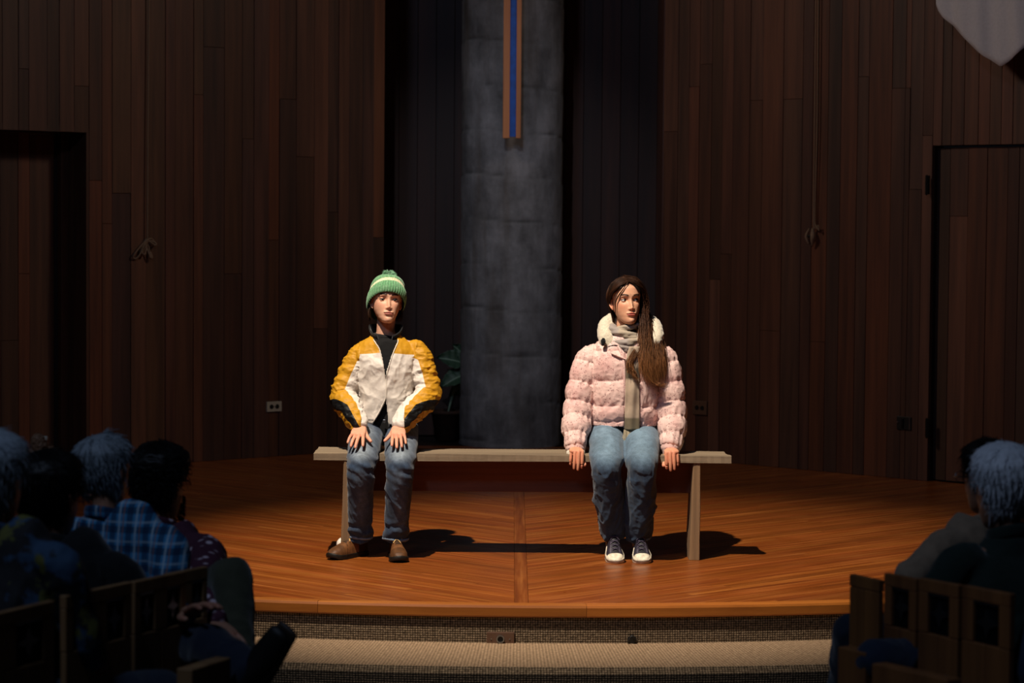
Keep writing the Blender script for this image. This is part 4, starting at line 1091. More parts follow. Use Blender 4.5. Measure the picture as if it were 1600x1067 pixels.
def arm_angle(V, pts, side):
    s, d, q = seginfo(V, pts); pts = np.asarray(pts, float)
    t = np.interp(s, [0, 1e9], [0, 0])[:, None] * 0
    # tangent by finite difference along the polyline
    cum = np.concatenate([[0], np.cumsum(np.linalg.norm(np.diff(pts, axis=0), axis=1))]); sp = np.stack([np.interp(np.clip(s + .03, 0, cum[-1]), cum, pts[:, k]) - np.interp(np.clip(s - .03, 0, cum[-1]), cum, pts[:, k]) for k in range(3)], 1)
    sp /= np.linalg.norm(sp, axis=1)[:, None] + 1e-9
    o = np.tile([side, 0.0, 0.0], (len(V), 1)); o -= (o * sp).sum(1)[:, None] * sp; o /= np.linalg.norm(o, axis=1)[:, None]
    f = np.cross(o, sp); f *= -np.sign(f[:, 1])[:, None]
    v = V - q; return s, d, np.degrees(np.arctan2((v * o).sum(1), (v * f).sum(1))), cum[-1]
def folds(V, seed, scale, amp, stretch=(1, 1, 1), warp=.6):
    P = V * np.array(stretch) * scale; w = np.stack([fbm(P * .7, seed + 3) - .5, fbm(P * .7, seed + 5) - .5, fbm(P * .7, seed + 7) - .5], 1) * warp * 2
    return amp * (ridge(P + w, seed, 2) - .45)
def jeans(root, hipL, hipR, knL, knR, anL, anR, rad, voxel, colfn, foldfn, belt_top, name='jeans', knee_r=None):
    hc = (hipL + hipR) / 2; ps = []
    ps.append(tube([T3(hc + Vector((0, .01, -.055))), T3(hc), T3(hc + Vector((0, .0, belt_top)))], [(rad['hip'] * 1.5, rad['hip'] * 1.15), (rad['hip'] * 1.65, rad['hip'] * 1.25), (rad['hip'] * 1.45, rad['hip'] * 1.15)], 28, p=2.4, ce=.3))
    for h, kn, an in ((hipL, knL, anL), (hipR, knR, anR)):
        up = (kn - h).normalized()
        ps.append(tube([T3(h), T3(h.lerp(kn, .5) + Vector((0, 0, .014))), T3(h.lerp(kn, .85)), T3(kn)], [(rad['hip'] * 1.02, rad['hip'] * .9), (rad['thigh'], rad['thigh'] * .80), (rad['knee'] * 1.08, rad['knee'] * .92), rad['knee'] * .9], 24, front=(0, -.3, 1), k=5))
        ps.append(tube([T3(kn + Vector((0, .012, .012))), T3(kn.lerp(an, .12) + Vector((0, -.004, 0))), T3(kn.lerp(an, .45)), T3(kn.lerp(an, .8)), T3(an)], [rad['knee'] * .92, rad['knee'] * .95, rad['shin'] * 1.04, rad['shin'] * 1.0, rad['cuff']], 24, k=5, ce=.15))
    V, F = remesh(ps, voxel, 5); N = vnormals(V, F)
    V = V + N * foldfn(V)[:, None]
    o = mesh_np(name, V, F, 'denim', root, cols=colfn(V, N)); return o
def cuff_ring(c, r, tilt, col, root, mat='denim', name='hem', rt=.0045, ry=1.0):
    pts = [(c.x + r * math.cos(a), c.y + r * ry * math.sin(a), c.z + tilt(a)) for a in np.linspace(0, 2 * PI, 25)]
    return MB().tube(pts, [(rt, rt * 1.6)] * len(pts), 8, front=(0, 0, 1), col=col, k=2).build(name, mat, root, smooth=True)
SKIN1 = rgb('d9a68a'); SKIN2 = rgb('dba585')

# ================================================================ performer in the yellow and white jacket
def build_performer_one():
    X0 = at(602, 600, .22).x
    root = thing('person', 'seated person in a green bobble hat and yellow-white jacket, left on the bench', 'person', (X0, 0.2, 0))
    g = lambda x, y, Y: at(x, y, Y)
    shL, elL, wrL = g(561, 553, .235), g(536, 618, .19), g(563, 668, .01)
    shR, elR, wrR = g(654, 551, .235), g(669, 615, .19), g(622, 668, .01)
    hipL, hipR = Vector((X0 - .085, .27, .612)), Vector((X0 + .085, .27, .612))
    knL, knR = g(564, 729, -.115), g(625, 729, -.115)
    anL, anR = g(562, 850, .06), g(618, 852, .03)
    H = g(604, 471, .215); yaw = math.radians(12); pitch = math.radians(9)
    HM = headM(H, yaw, pitch, math.radians(3.5), .98)
    J = dict(hipL=hipL, hipR=hipR, chest=Vector((X0, .235, .93)), neck=Vector((X0 + .0, .235, 1.10)), skull=H + Vector((0, .035, -.01)), shL=shL, shR=shR, elL=elL, elR=elR, wrL=wrL, wrR=wrR,
             knL=knL, knR=knR, anL=Vector((anL.x, anL.y + .02, .09)), anR=Vector((anR.x, anR.y + .02, .09)), toeL=Vector((anL.x - .05, .02, .045)), toeR=Vector((anR.x + .0, -.01, .045)))
    hv, hf, hc, eyes = make_head_parts(SKIN1, rgb('a8605a'), rgb('3a2418'), gaze=(.0, .02), lid=.85, M=HM, width=1.0, browk=1.0, blush=.3)
    pieces = [body_core(J, SKIN1), (hv, hf, hc)]
    for s, wr, fd in ((1, wrL, (-.14, -1, -.50)), (-1, wrR, (.06, -1, -.50))):
        v, f, vl = make_hand(handM(wr + Vector((0, .012, .004)), fd, (0.0, -.4, 1)), s, curl=(10, 11, 12, 14), spread=(9, -3, -7, -12) if s > 0 else (4, 0, -4, -8), thumb=(25, 14), mcp=(4, 5, 5, 4), scale=.93, tcurl=-8)
        pieces.append((v, f, hand_cols(vl, np.array(SKIN1) * (1, .90, .88))))
    assemble_body('body', root, pieces); build_eyes(eyes, root)
    # ---- black shirt inside the jacket
    tor = [(X0, .265, .60, .115, .095), (X0, .255, .68, .115, .095), (X0, .245, .80, .118, .098), (X0, .235, .93, .138, .098), (X0, .235, 1.02, .135, .085), (X0, .238, 1.066, .085, .068), (X0 + .002, .238, 1.085, .060, .062)]
    V, F = remesh([tube([t[:3] for t in tor], [(t[3], t[4]) for t in tor], 32, k=5, ce=.1)], .006, 3); N = vnormals(V, F)
    V = V + N * folds(V, 4, 14, .006)[:, None]
    mesh_np('shirt', V, F, 'fabric', root, cols=np.tile(rgb('0b0b0d'), (len(V), 1)))
    MB().tube([(X0 + .060 * math.sin(a), .238 - .060 * math.cos(a), 1.083 + .004 * math.cos(a) - .010 * math.cos(a)) for a in np.linspace(0, 2 * PI, 25)], [.006] * 25, 8, front=(0, 0, 1), k=2, col=rgb('0b0b0d')).build('neckband', 'fabric', root, smooth=True)
    # ---- jacket
    tor = [(X0 - .003, .255, .648, .125, .118), (X0, .255, .70, .138, .122), (X0, .25, .80, .142, .122), (X0, .24, .93, .160, .122), (X0, .24, 1.0, .165, .112), (X0, .24, 1.035, .138, .098), (X0, .242, 1.066, .090, .080), (X0, .242, 1.088, .070, .070)]
    aL = [shL + Vector((.045, .0, .010)), shL, shL.lerp(elL, .5) + Vector((-.004, 0, 0)), elL, elL.lerp(wrL, .45) + Vector((0, 0, .0)), elL.lerp(wrL, .85), wrL]
    aR = [shR + Vector((-.045, .0, .012)), shR, shR.lerp(elR, .5) + Vector((.004, 0, 0)), elR, elR.lerp(wrR, .45), elR.lerp(wrR, .85), wrR]
    ar = [.046, .053, .058, .063, .060, .050, .036]
    V, F = remesh([tube([t[:3] for t in tor], [(t[3], t[4]) for t in tor], 36, k=5, ce=.2), tube([T3(p) for p in aL], ar, 24, k=5, front=(.2, -1, .2), ce=.3), tube([T3(p) for p in aR], ar, 24, k=5, front=(.2, -1, .2), ce=.3)], .0042, 4)
    N = vnormals(V, F)
    sL, dL, angL, LL_ = arm_angle(V, [T3(p) for p in aL], -1.0); sR, dR, angR, LR_ = arm_angle(V, [T3(p) for p in aR], 1.0)
    isL = (dL < dR); s = np.where(isL, sL, sR); dd = np.where(isL, dL, dR); ang = np.where(isL, angL, angR)
    dx = (V[:, 0] - X0); armr = np.interp(s, [0, .05, .2, .35, .5, .6], [.058, .060, .062, .066, .060, .04]); inarm = (dd < armr * 1.22) & (np.abs(dx) > .125 - .02 * (V[:, 2] < .75))
    inarm &= ~((s < .03)); 
    ysd_t = (V[:, 2] - (1.005 - .01 * np.abs(dx) / .1)) * 1000 / 10
    white_hi = np.interp(s, [.045, .09, .25, .40, .56], [-70, -12, -4, -20, -24]); ysd_a = (ang - white_hi)
    wrapy = np.where(ang < -140, ang + 360, ang)
    ysd = np.where(inarm, np.where(ang < -120, 5, ysd_a), ysd_t)
    lo = np.interp(s, [0, .27, .33, .40, .56], [92, 86, 50, 20, 22]); hi = np.interp(s, [0, .27, .33, .40, .56], [150, 138, 108, 66, 72])
    bsd = np.where(inarm, np.minimum(ang - lo, hi - ang), -10)
    bsd = np.where(inarm & (s > .545), -10, bsd)
    # soft quilted sleeve rolls and draped folds in the body
    roll = .0026 * np.sin(s * 2 * PI / .052 + 5 * fbm(V * 11, 91) + .9 * np.sin(np.radians(ang) * 1.0 + s * 9)) * sstep(.06, .12, s) * sstep(.58, .5, s)
    fb = folds(V, 21, 9, .016, (1.0, .7, .75), .8) + folds(V, 31, 20, .006, (1, 1, .8), .8)
    pull = .004 * np.sin((V[:, 2] * 38 + np.abs(dx) * 55)) * sstep(.80, .70, V[:, 2])
    rot = np.stack([V[:, 0] + .5 * V[:, 2] * np.where(isL, 1, -1), V[:, 1], V[:, 2]], 1)
    disp = np.where(inarm, roll + folds(rot, 41, 13, .013, (.8, 1, 2.0)) + folds(rot, 43, 30, .005, (1, 1, 1.6)), fb + pull * .6)
    cuffm = sstep(.535, .55, s) * inarm; disp = disp * (1 - cuffm) + cuffm * (-.003 + .0018 * np.sin(ang * .35))
    hemm = (~inarm) * sstep(.672, .664, V[:, 2]); disp = disp * (1 - .7 * hemm)
    V = V + N * disp[:, None]
    px, py = projv(V); front = (V[:, 1] < .235) & (~inarm)
    eL = np.interp(py, [505, 516, 530, 545, 567, 590, 597, 618, 624, 645, 669, 680], [572, 575, 583, 593, 598, 601.5, 603.3, 603.3, 602.5, 592, 577, 571]); eR = np.interp(py, [505, 522, 534, 545, 556, 581, 597, 618, 624, 645, 667, 680], [612, 622, 622, 617, 612.5, 605, 603.3, 603.3, 604, 606.5, 608, 609])
    dele = front & (px > eL) & (px < eR) & (eR - eL > .4); dele |= (~inarm) & (V[:, 2] > 1.083) ; dele |= (~inarm) & (V[:, 2] < .648) & (np.abs(dx) < .16)
    W, G, used = cut_faces(V, F, dele)
    o = mesh_np('jacket', W, G, 'jacket_cloth', root, attrs={'ysd': ysd[used], 'bsd': bsd[used]})
    so = o.modifiers.new('solid', 'SOLIDIFY'); so.thickness = .0035; so.offset = -1
    # zip edges
    from mathutils.bvhtree import BVHTree
    bv = BVHTree.FromPolygons([tuple(v) for v in V], [tuple(int(i) for i in f) for f in F])
    def onjacket(x, y, off=.002):
        d = ray(x, y).normalized(); h = bv.ray_cast(CAMLOC, d)
        return T3(h[0] - d * off) if h[0] else T3(at(x, y, .12))
    ys = np.linspace(531, 668, 34)
    EL = lambda y: float(np.interp(y, [505, 516, 530, 545, 567, 590, 597, 618, 624, 645, 669, 680], [572, 575, 583, 593, 598, 601.5, 603, 603, 602, 592, 577, 571]))
    ER = lambda y: float(np.interp(y, [505, 522, 534, 545, 556, 581, 597, 618, 624, 645, 667, 680], [612, 622, 622, 617, 612.5, 605, 603.8, 603.8, 604.5, 606.5, 608, 609]))
    for fn, nm in ((EL, 'zip_edge'), (ER, 'zip_edge')):
        MB().tube([onjacket(fn(y), y) for y in ys], [(.0026, .0024)] * len(ys), 8, k=2, col=rgb('d8cfc4')).build(nm, 'nylon', root, smooth=True)
    # standing collar: black lining, yellow outside
    for a0, a1 in ((25, 178), (182, 335)):
        V2 = []; n = 24
        for i in range(n + 1):
            a = math.radians(a0 + (a1 - a0) * i / n); opn = max(0, math.cos(a)); 
            for j in range(7):
                v = j / 6; r = .064 + .016 * v + .014 * opn * v; z = 1.060 - .030 * max(0, math.cos(a)) + (.076 - .026 * opn) * v
                V2.append((X0 + r * math.sin(a) * 1.04, .245 - r * math.cos(a), z))
        F2 = [(i * 7 + j, (i + 1) * 7 + j, (i + 1) * 7 + j + 1, i * 7 + j + 1) for i in range(n) for j in range(6)]
        c = mesh_np('collar', V2, F2, 'fabric', root, cols=np.tile(rgb('0a0a0b'), (len(V2), 1))); q = c.modifiers.new('s', 'SOLIDIFY'); q.thickness = .006
        top = [V2[i * 7 + 6] for i in range(0, n + 1)]
        continue
        ed = [V2[j] for j in range(7)] if a0 < 100 else [V2[n * 7 + j] for j in range(7)]
        MB().tube(ed, [.0022] * 7, 8, k=1, col=rgb('cbc0b0')).build('collar_piping', 'nylon', root, smooth=True)
    # ---- jeans
    def col(V, N):
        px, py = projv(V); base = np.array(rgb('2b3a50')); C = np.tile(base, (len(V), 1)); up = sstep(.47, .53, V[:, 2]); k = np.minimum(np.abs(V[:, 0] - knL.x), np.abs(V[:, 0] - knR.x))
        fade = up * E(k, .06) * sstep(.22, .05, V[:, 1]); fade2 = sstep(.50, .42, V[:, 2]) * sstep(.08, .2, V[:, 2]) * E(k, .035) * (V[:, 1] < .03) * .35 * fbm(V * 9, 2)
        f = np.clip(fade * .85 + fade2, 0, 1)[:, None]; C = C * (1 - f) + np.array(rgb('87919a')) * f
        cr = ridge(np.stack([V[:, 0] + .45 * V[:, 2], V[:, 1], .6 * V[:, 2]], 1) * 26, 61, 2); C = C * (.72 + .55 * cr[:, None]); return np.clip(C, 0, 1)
    def fld(V):
        low = sstep(.52, .40, V[:, 2]); kn = E(V[:, 2] - .46, .07) * (V[:, 1] < .1)
        W = np.stack([V[:, 0] + .45 * V[:, 2], V[:, 1], V[:, 2] - .3 * V[:, 0]], 1); return folds(W, 51, 8, .008, (1.2, 1, .5), 1.0) * (.25 + .75 * low) + folds(W, 61, 26, .0045, (1, 1, .4)) * (.35 + .65 * low) + .0025 * kn * np.sin(V[:, 2] * 130 + V[:, 0] * 60 + 5 * fbm(V * 9, 4)) + .005 * sstep(.22, .12, V[:, 2]) * np.sin(V[:, 2] * 85 + 7 * fbm(V * 10, 6))
    aL2, aR2 = Vector((anL.x, anL.y - .005, .096)), Vector((anR.x, anR.y - .005, .092))
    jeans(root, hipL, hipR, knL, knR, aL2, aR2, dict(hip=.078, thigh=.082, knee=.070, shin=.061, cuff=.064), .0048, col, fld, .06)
    for c in (aL2, aR2): cuff_ring(Vector((c.x, c.y, c.z + .002)), .063, lambda a: .004 * math.sin(a * 2), rgb('6b7c90'), root, ry=1.0)
    MB().box((X0 - .006, .128, .655), (X0 + .006, .140, .672), rgb('8a8a88')).build('belt_buckle', 'steel', root, bevel=.002)
    shoe((anL.x + .03, anL.y + .06), (-.62, -.78), .27, .001, 'brown', root, 1); shoe((anR.x - .012, anR.y + .06), (.16, -.98), .27, .001, 'brown', root, -1)
    # ---- hat
    hat = thing_child('knit_hat', root); NA, NZ = 264, 56; V = []; C = []
    g1, g2, cr = np.array(rgb('5d9166')), np.array(rgb('9cb89c')), np.array(rgb('e6dcb4'))
    for i in range(NZ):
        t = i / (NZ - 1)
        for j in range(NA):
            a = 2 * PI * j / NA; sx, cy = math.sin(a), -math.cos(a); y0 = cy * .104; zb = .033 - (y0 + .10) * .62 + .006 * abs(sx)
            if t < .42:      # folded cuff
                u = t / .42; z = zb + u * .062; r = 1.0 + .05 * math.sin(PI * min(1, u * 1.05)); rib = .0042 * (abs(math.sin(a * 22)) ** .7) - .002; cc = g1 * (.75 + .5 * abs(math.sin(a * 22))) 
                edge = .004 * (1 - (2 * u - 1) ** 8)
            elif t < .56:
                u = (t - .42) / .14; z = zb + .062 + u * .016; r = .985 - .02 * u; rib = .002 * abs(math.sin(a * 22 + .4)); cc = cr.copy(); edge = 0
            else:
                u = (t - .56) / .44; z0 = zb + .078; z = z0 + (.137 - z0) * math.sin(u * PI / 2); r = .965 * math.cos(u * PI / 2) ** .75 if u < 1 else 0; rib = .002 * abs(math.sin(a * 22)) * (1 - u); cc = g1 * (.8 + .4 * abs(math.sin(a * 22))); edge = 0
            ro = r * (1.0 - .10 * sstep(.05, .13, z)) if t < .56 else r * (1.0 - .10 * float(sstep(.05, .13, z0)) )
            V.append((sx * (.0905 * ro + rib + edge), .008 + cy * (.104 * ro + rib + edge), z)); C.append(cc)
    V = np.array(V); C = np.array(C); k = vnoise(V * 420, 3); C = C * (.75 + .5 * k[:, None]); lite = sstep(.62, .8, vnoise(V * 260, 9)) * .45; C = C * (1 - lite[:, None]) + g2 * lite[:, None]
    F = [(i * NA + j, i * NA + (j + 1) % NA, (i + 1) * NA + (j + 1) % NA, (i + 1) * NA + j) for i in range(NZ - 1) for j in range(NA)]
    HM2 = HM @ Matrix.Rotation(math.radians(3), 4, 'Y')
    mesh_np('hat_shell', xf(V, HM2), F, 'knit', hat, cols=np.clip(C, 0, 1))
    r = np.random.default_rng(5); P = []; top = np.array([0, .008, .143])
    for k in range(420):
        d = r.normal(0, 1, 3); d /= np.linalg.norm(d); d[2] = abs(d[2]) * .8 - .12; d /= np.linalg.norm(d); L = r.uniform(.026, .039)
        P.append(np.array([top + d * L * s_ * np.array([1.1, 1.1, .85]) + r.normal(0, .0016, 3) * s_ + np.array([0, 0, -.007 * s_ * s_]) for s_ in np.linspace(0, 1, 5)]))
    v, f, c = strands(P, r.uniform(.0011, .0019, len(P)), 4, cfn=lambda P: (np.array(rgb('7cab8a'))[None, None] * r.uniform(.6, 1.5, (P.shape[0], 1, 1)) * np.ones((P.shape[0], P.shape[1], 1))))
    mesh_np('pompom', xf(v, HM2), f, 'knit', hat, cols=np.clip(c, 0, 1), kind='stuff')
    # ---- short dark hair showing under the hat
    v, f, c = cap_from_head(HM, lambda x, y, z: sstep(.012, .03, y) * sstep(-.085, -.06, z) * (z < .06), lambda x, y, z: .010 + 0 * x, rgb('24160e'), 3, .7)
    mb = MB().add(v, f, c); P = []
    for k in range(300):
        sd = r.choice([-1, 1]); y0 = r.uniform(.015, .09); a = np.array([sd * (.074 - .2 * max(0, y0 - .03)), y0, -.015]); e = a + np.array([sd * r.uniform(-.004, .014), r.uniform(-.012, .02), -r.uniform(.045, .085)])
        m_ = (a + e) / 2 + np.array([sd * .008, 0, 0]); P.append(catmull([a, m_, e], 3))
    v, f, c = strands(P, .0012, 3, cfn=lambda P: np.array(rgb('2c1b11'))[None, None] * r.uniform(.6, 1.5, (P.shape[0], 1, 1)) * np.ones((P.shape[0], P.shape[1], 1)))
    mb.add(xf(v, HM), f, c); mb.build('hair', 'hair_mat', root, smooth=True)
    ep = HM @ Vector((-.0735, -.004, -.036)); mb = MB(); mb.tube([T3(ep), T3(ep + Vector((0, -.004, 0)))], [.003, .003], 10, k=1, col=rgb('e8e4dc')); mb.build('earring', 'steel', root, smooth=True)
m = NT('jacket_cloth'); y = m.math('GREATER_THAN', m.attr('ysd', 'Fac'), 0.0); b = m.math('GREATER_THAN', m.attr('bsd', 'Fac'), 0.0); v = m.coord('Object')
n = m.noise(v, 60, 4); c = m.mix(b, m.mix(y, rgb('ddd4cb'), rgb('c08a1c')), rgb('0c0c0e'))
m.out(m.mix(1.0, c, m.ramp(n, [(.3, (.93,) * 3), (.7, (1.05,) * 3)]), 'MULTIPLY'), 0.55, m.noise(m.coord('Object', (1, 1, 1.5)), 45, 3), 0.35, 0.004, Specular_IOR_Level=0.3)
build_performer_one()

# ================================================================ performer in the pink puffer coat
def build_performer_two():
    X0 = at(977, 600, .22).x; g = lambda x, y, Y: at(x, y, Y)
    root = thing('person', 'seated long-haired person in a pink puffer coat and pale scarf, right on the bench', 'person', (X0, .2, 0))
    shL, elL, wrL = g(921, 562, .24), g(903, 640, .20), g(899, 704, .09)
    shR, elR, wrR = g(1037, 562, .24), g(1049, 640, .20), g(1048, 703, .09)
    hipL, hipR = Vector((X0 - .088, .27, .615)), Vector((X0 + .088, .27, .615))
    knL, knR = g(948, 730, -.115), g(1003, 730, -.115); anL, anR = g(957, 842, .04), g(998, 848, .04)
    H = g(978, 471, .215); HM = headM(H, math.radians(15), math.radians(7), math.radians(-1), 1.0)
    J = dict(hipL=hipL, hipR=hipR, chest=Vector((X0, .24, .93)), neck=Vector((X0 + .0, .24, 1.10)), skull=H + Vector((0, .035, -.01)), shL=shL, shR=shR, elL=elL, elR=elR, wrL=wrL, wrR=wrR,
             knL=knL, knR=knR, anL=Vector((anL.x, anL.y + .03, .15)), anR=Vector((anR.x, anR.y + .03, .15)), toeL=Vector((anL.x, -.02, .055)), toeR=Vector((anR.x + .01, -.02, .055)))
    hv, hf, hc, eyes = make_head_parts(SKIN2, rgb('b4524e'), rgb('2e1c12'), gaze=(math.radians(24), .06), lid=.1, M=HM, width=.98, browk=1.0, blush=.42)
    pieces = [body_core(J, SKIN2), (hv, hf, hc)]
    for s, wr, fd, xs in ((1, wrL, (.06, -1, -.06), 0), (-1, wrR, (-.02, -1, -.06), 0)):
        v, f, vl = make_hand(handM(Vector((wr.x, .066, BZ + .022)), fd, (0.05 * s, -.1, 1)), s, curl=(14, 10, 10, 14), spread=(4, 0, -3, -7), thumb=(24, 40), mcp=(74, 74, 74, 72), scale=.93, tcurl=5)
        pieces.append((v, f, hand_cols(vl, np.array(SKIN2) * (1, .88, .84))))
    assemble_body('body', root, pieces); build_eyes(eyes, root)
    # ---- puffer coat
    tor = [(X0, .255, .655, .172, .130), (X0, .25, .70, .178, .136), (X0, .245, .80, .176, .138), (X0, .24, .93, .178, .132), (X0, .24, 1.01, .172, .118), (X0, .24, 1.055, .135, .100), (X0, .24, 1.085, .085, .085)]
    aL = [shL + Vector((.05, 0, .008)), shL, shL.lerp(elL, .5) + Vector((-.008, 0, 0)), elL, elL.lerp(wrL, .5) + Vector((-.004, -.005, 0)), wrL + Vector((0, .0, .022))]
    aR = [shR + Vector((-.05, 0, .008)), shR, shR.lerp(elR, .5) + Vector((.008, 0, 0)), elR, elR.lerp(wrR, .5) + Vector((.004, -.005, 0)), wrR + Vector((0, .0, .022))]
    ar = [.060, .066, .068, .070, .066, .050]
    V, F = remesh([tube([t[:3] for t in tor], [(t[3], t[4]) for t in tor], 36, k=5, p=2.3, ce=.2), tube([T3(p) for p in aL], ar, 24, k=5, ce=.3), tube([T3(p) for p in aR], ar, 24, k=5, ce=.3)], .0045, 4); N = vnormals(V, F)
    sL, dL, angL, _ = arm_angle(V, [T3(p) for p in aL], -1.0); sR, dR, angR, _ = arm_angle(V, [T3(p) for p in aR], 1.0)
    isL = dL < dR; s = np.where(isL, sL, sR); dd = np.where(isL, dL, dR); ang = np.where(isL, angL, angR); dx = V[:, 0] - X0
    inarm = (dd < .078) & (np.abs(dx) > .135) & (s > .02)
    zs = [V[:, 2].min() - .02] + [at(960, y, .12).z for y in (660, 637, 597)] + [1.02, 1.13]
    def puff(t, seams):
        out = np.zeros_like(t)
        for a, b in zip(seams[:-1], seams[1:]):
            m_ = (t >= a) & (t < b); u = (t[m_] - a) / (b - a); out[m_] = np.sin(PI * u) ** .55
        return out
    wob = .010 * (fbm(V * 7, 3) - .5) * 2
    pt = puff(V[:, 2] + wob - .012 * E(dx, .06), zs); smp = [-.1, .07, .17, .265, .36, .455, .75]
    pa = puff(s + wob * .9, smp)
    crk = folds(V, 71, 16, .012, (1.0, 1.0, .8), 1.0)
    near = np.where(inarm, 1 - pa, 1 - pt)
    disp = np.where(inarm, .014 * pa - .007, .015 * pt - .008) + crk * (.45 + .8 * near) + .0035 * near * np.sin(np.where(inarm, ang * .22, dx * 120 + 3 * np.sin(V[:, 2] * 30)))
    disp += folds(V, 81, 34, .0035, (1, 1, 1))
    disp -= .016 * E(dx - .035 * 0, .007) * (V[:, 1] < .2) * (~inarm)
    V = V + N * disp[:, None]
    dele = (~inarm) & (V[:, 2] > 1.10); dele |= (~inarm) & (V[:, 2] < .648) & (np.abs(dx) < .2)
    Vf, Ff = V, F; W, G, used = cut_faces(V, F, dele)
    o = mesh_np('puffer_coat', W, G, 'puffer_print', root); so = o.modifiers.new('s', 'SOLIDIFY'); so.thickness = .006; so.offset = -1
    from mathutils.bvhtree import BVHTree
    bv = BVHTree.FromPolygons([tuple(v) for v in V], [tuple(int(i) for i in f) for f in F])
    def on(x, y, off=.003):
        d = ray(x, y).normalized(); h = bv.ray_cast(CAMLOC, d); return T3(h[0] - d * off) if h[0] else T3(at(x, y, .10))
    # placket edge, flap, cuffs
    MB().tube([on(x, y, .002) for x, y in ((966, 541), (971, 552), (975, 570), (976, 600), (977, 635), (976, 668))], [(.006, .004)] * 6, 8, k=5, col=(1, 1, 1)).build('placket', 'puffer_print', root, smooth=True)
    MB().tube([on(956, 552, .006), on(965, 556, .008), on(977, 561, .008)], [(.004, .009), (.005, .010), (.004, .008)], 10, front=(0, -1, 0), k=4).build('snap_flap', 'puffer_print', root, smooth=True)
    for w in (wrL, wrR):
        MB().tube([T3(w + Vector((0, .004, .030))), T3(w + Vector((0, 0, .008))), T3(w + Vector((0, -.004, -.006)))], [(.048, .046), (.050, .046), (.043, .042)], 26, k=5, col=(1, 1, 1)).build('coat_cuff', 'puffer_print', root, smooth=True)
    MB().tube([T3(wrL + Vector((0, 0, .005))), T3(wrL + Vector((.002, -.012, -.014))), T3(wrL + Vector((.003, -.022, -.028)))], [(.044, .040), (.046, .042), (.040, .036)], 22, k=5, col=rgb('e6dccb')).build('sweater_cuff', 'knit', root, smooth=True)
    # ---- jeans
    def col(V, N):
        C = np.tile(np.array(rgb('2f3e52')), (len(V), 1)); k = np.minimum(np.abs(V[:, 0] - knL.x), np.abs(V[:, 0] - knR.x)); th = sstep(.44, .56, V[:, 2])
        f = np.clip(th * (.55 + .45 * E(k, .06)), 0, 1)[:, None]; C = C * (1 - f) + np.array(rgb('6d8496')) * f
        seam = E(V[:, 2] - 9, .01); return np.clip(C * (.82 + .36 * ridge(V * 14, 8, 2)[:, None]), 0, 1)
    def fld(V):
        low = sstep(.52, .42, V[:, 2]); return folds(V, 151, 8.5, .028, (1.3, 1.2, .40), .9) * low + folds(V, 161, 18, .007, (1, 1, 1)) * (.3 + .7 * low) + folds(V, 171, 9, .008, (1.2, .5, 1)) * (1 - low)
    aL2, aR2 = Vector((anL.x, anL.y, .122)), Vector((anR.x, anR.y, .104))
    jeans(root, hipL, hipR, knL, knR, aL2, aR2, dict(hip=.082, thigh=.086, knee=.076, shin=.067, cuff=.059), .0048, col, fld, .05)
    for c in (aL2, aR2): cuff_ring(Vector((c.x, c.y, c.z + .002)), .057, lambda a: .005 * math.sin(a * 2 + 1), rgb('56708c'), root)
    shoe((anL.x, anL.y + .085), (.05, -1), .25, .001, 'sneaker', root, 1, 24); shoe((anR.x + .002, anR.y + .085), (.03, -1), .25, .001, 'sneaker', root, -1, 22)
    # ---- cream pile hood lying behind the neck
    hp = [g(962, 546, .17), g(947, 530, .185), g(947, 514, .26), g(962, 502, .33), g(985, 498, .35), g(1008, 504, .33), g(1022, 516, .26), g(1025, 532, .19), g(1012, 547, .175)]
    V, F = remesh([tube([T3(p) for p in hp], [(.016, .022), (.034, .040), (.043, .050), (.046, .050), (.048, .052), (.046, .050), (.043, .050), (.034, .040), (.016, .02)], 20, front=(0, 0, 1), k=5)], .005, 3); N = vnormals(V, F)
    V = V + N * ((fbm(V * 110, 3) - .5) * .006 + (fbm(V * 18, 5) - .5) * .012)[:, None]
    mesh_np('hood', V, F, 'knit', root, cols=np.tile(rgb('d4c9b4'), (len(V), 1)))
    # ---- scarf
    sc = thing_child('scarf', root); cx, cy = X0 + .004, .232
    for k, (zc, rx, ry, tr, tz, ph) in enumerate(((1.138, .066, .066, (.020, .017), .018, .3), (1.112, .074, .074, (.024, .020), -.020, 1.2), (1.084, .082, .084, (.026, .021), .016, 2.2), (1.064, .080, .090, (.020, .018), -.016, .2))):
        A = np.linspace(0, 2 * PI, 33)[:-1]; P = [(cx + rx * math.sin(a), cy - ry * math.cos(a), zc + tz * math.sin(a) - .016 * max(0, math.cos(a)) * (k + .3) * .6) for a in A + PI]; P.append(P[0])
        V, F = tube(P, [tr] * len(P), 18, front=(0, 0, 1), k=3, cap=False); V = np.array(V)
        a = np.arctan2(V[:, 0] - cx, V[:, 1] - cy); rr = np.hypot(V[:, 0] - cx, V[:, 1] - cy)
        fo = .0036 * np.sin((V[:, 2] * 230 + a * (2.2 if k % 2 else -2.6) + ph * 3)) + .005 * (ridge(V * np.array([9, 9, 40]), 5 + k, 2) - .5); d = np.stack([(V[:, 0] - cx) / rr, (V[:, 1] - cy) / rr, 0 * rr], 1)
        V = V + d * fo[:, None]
        cc = np.tile(np.array(rgb('a89a88')), (len(V), 1)); bl = sstep(.3, .7, np.sin(a * 3 + k * 1.7) * .5 + .5)[:, None] * .5; cc = cc * (1 - bl) + np.array(rgb('857f88')) * bl
        MB().add(V, F, cc).build('neck_wrap', 'fabric', sc, smooth=True)
    # hanging end with woven bands
    ys = np.linspace(541, 672, 46); V = []; C = []; NUu = 13
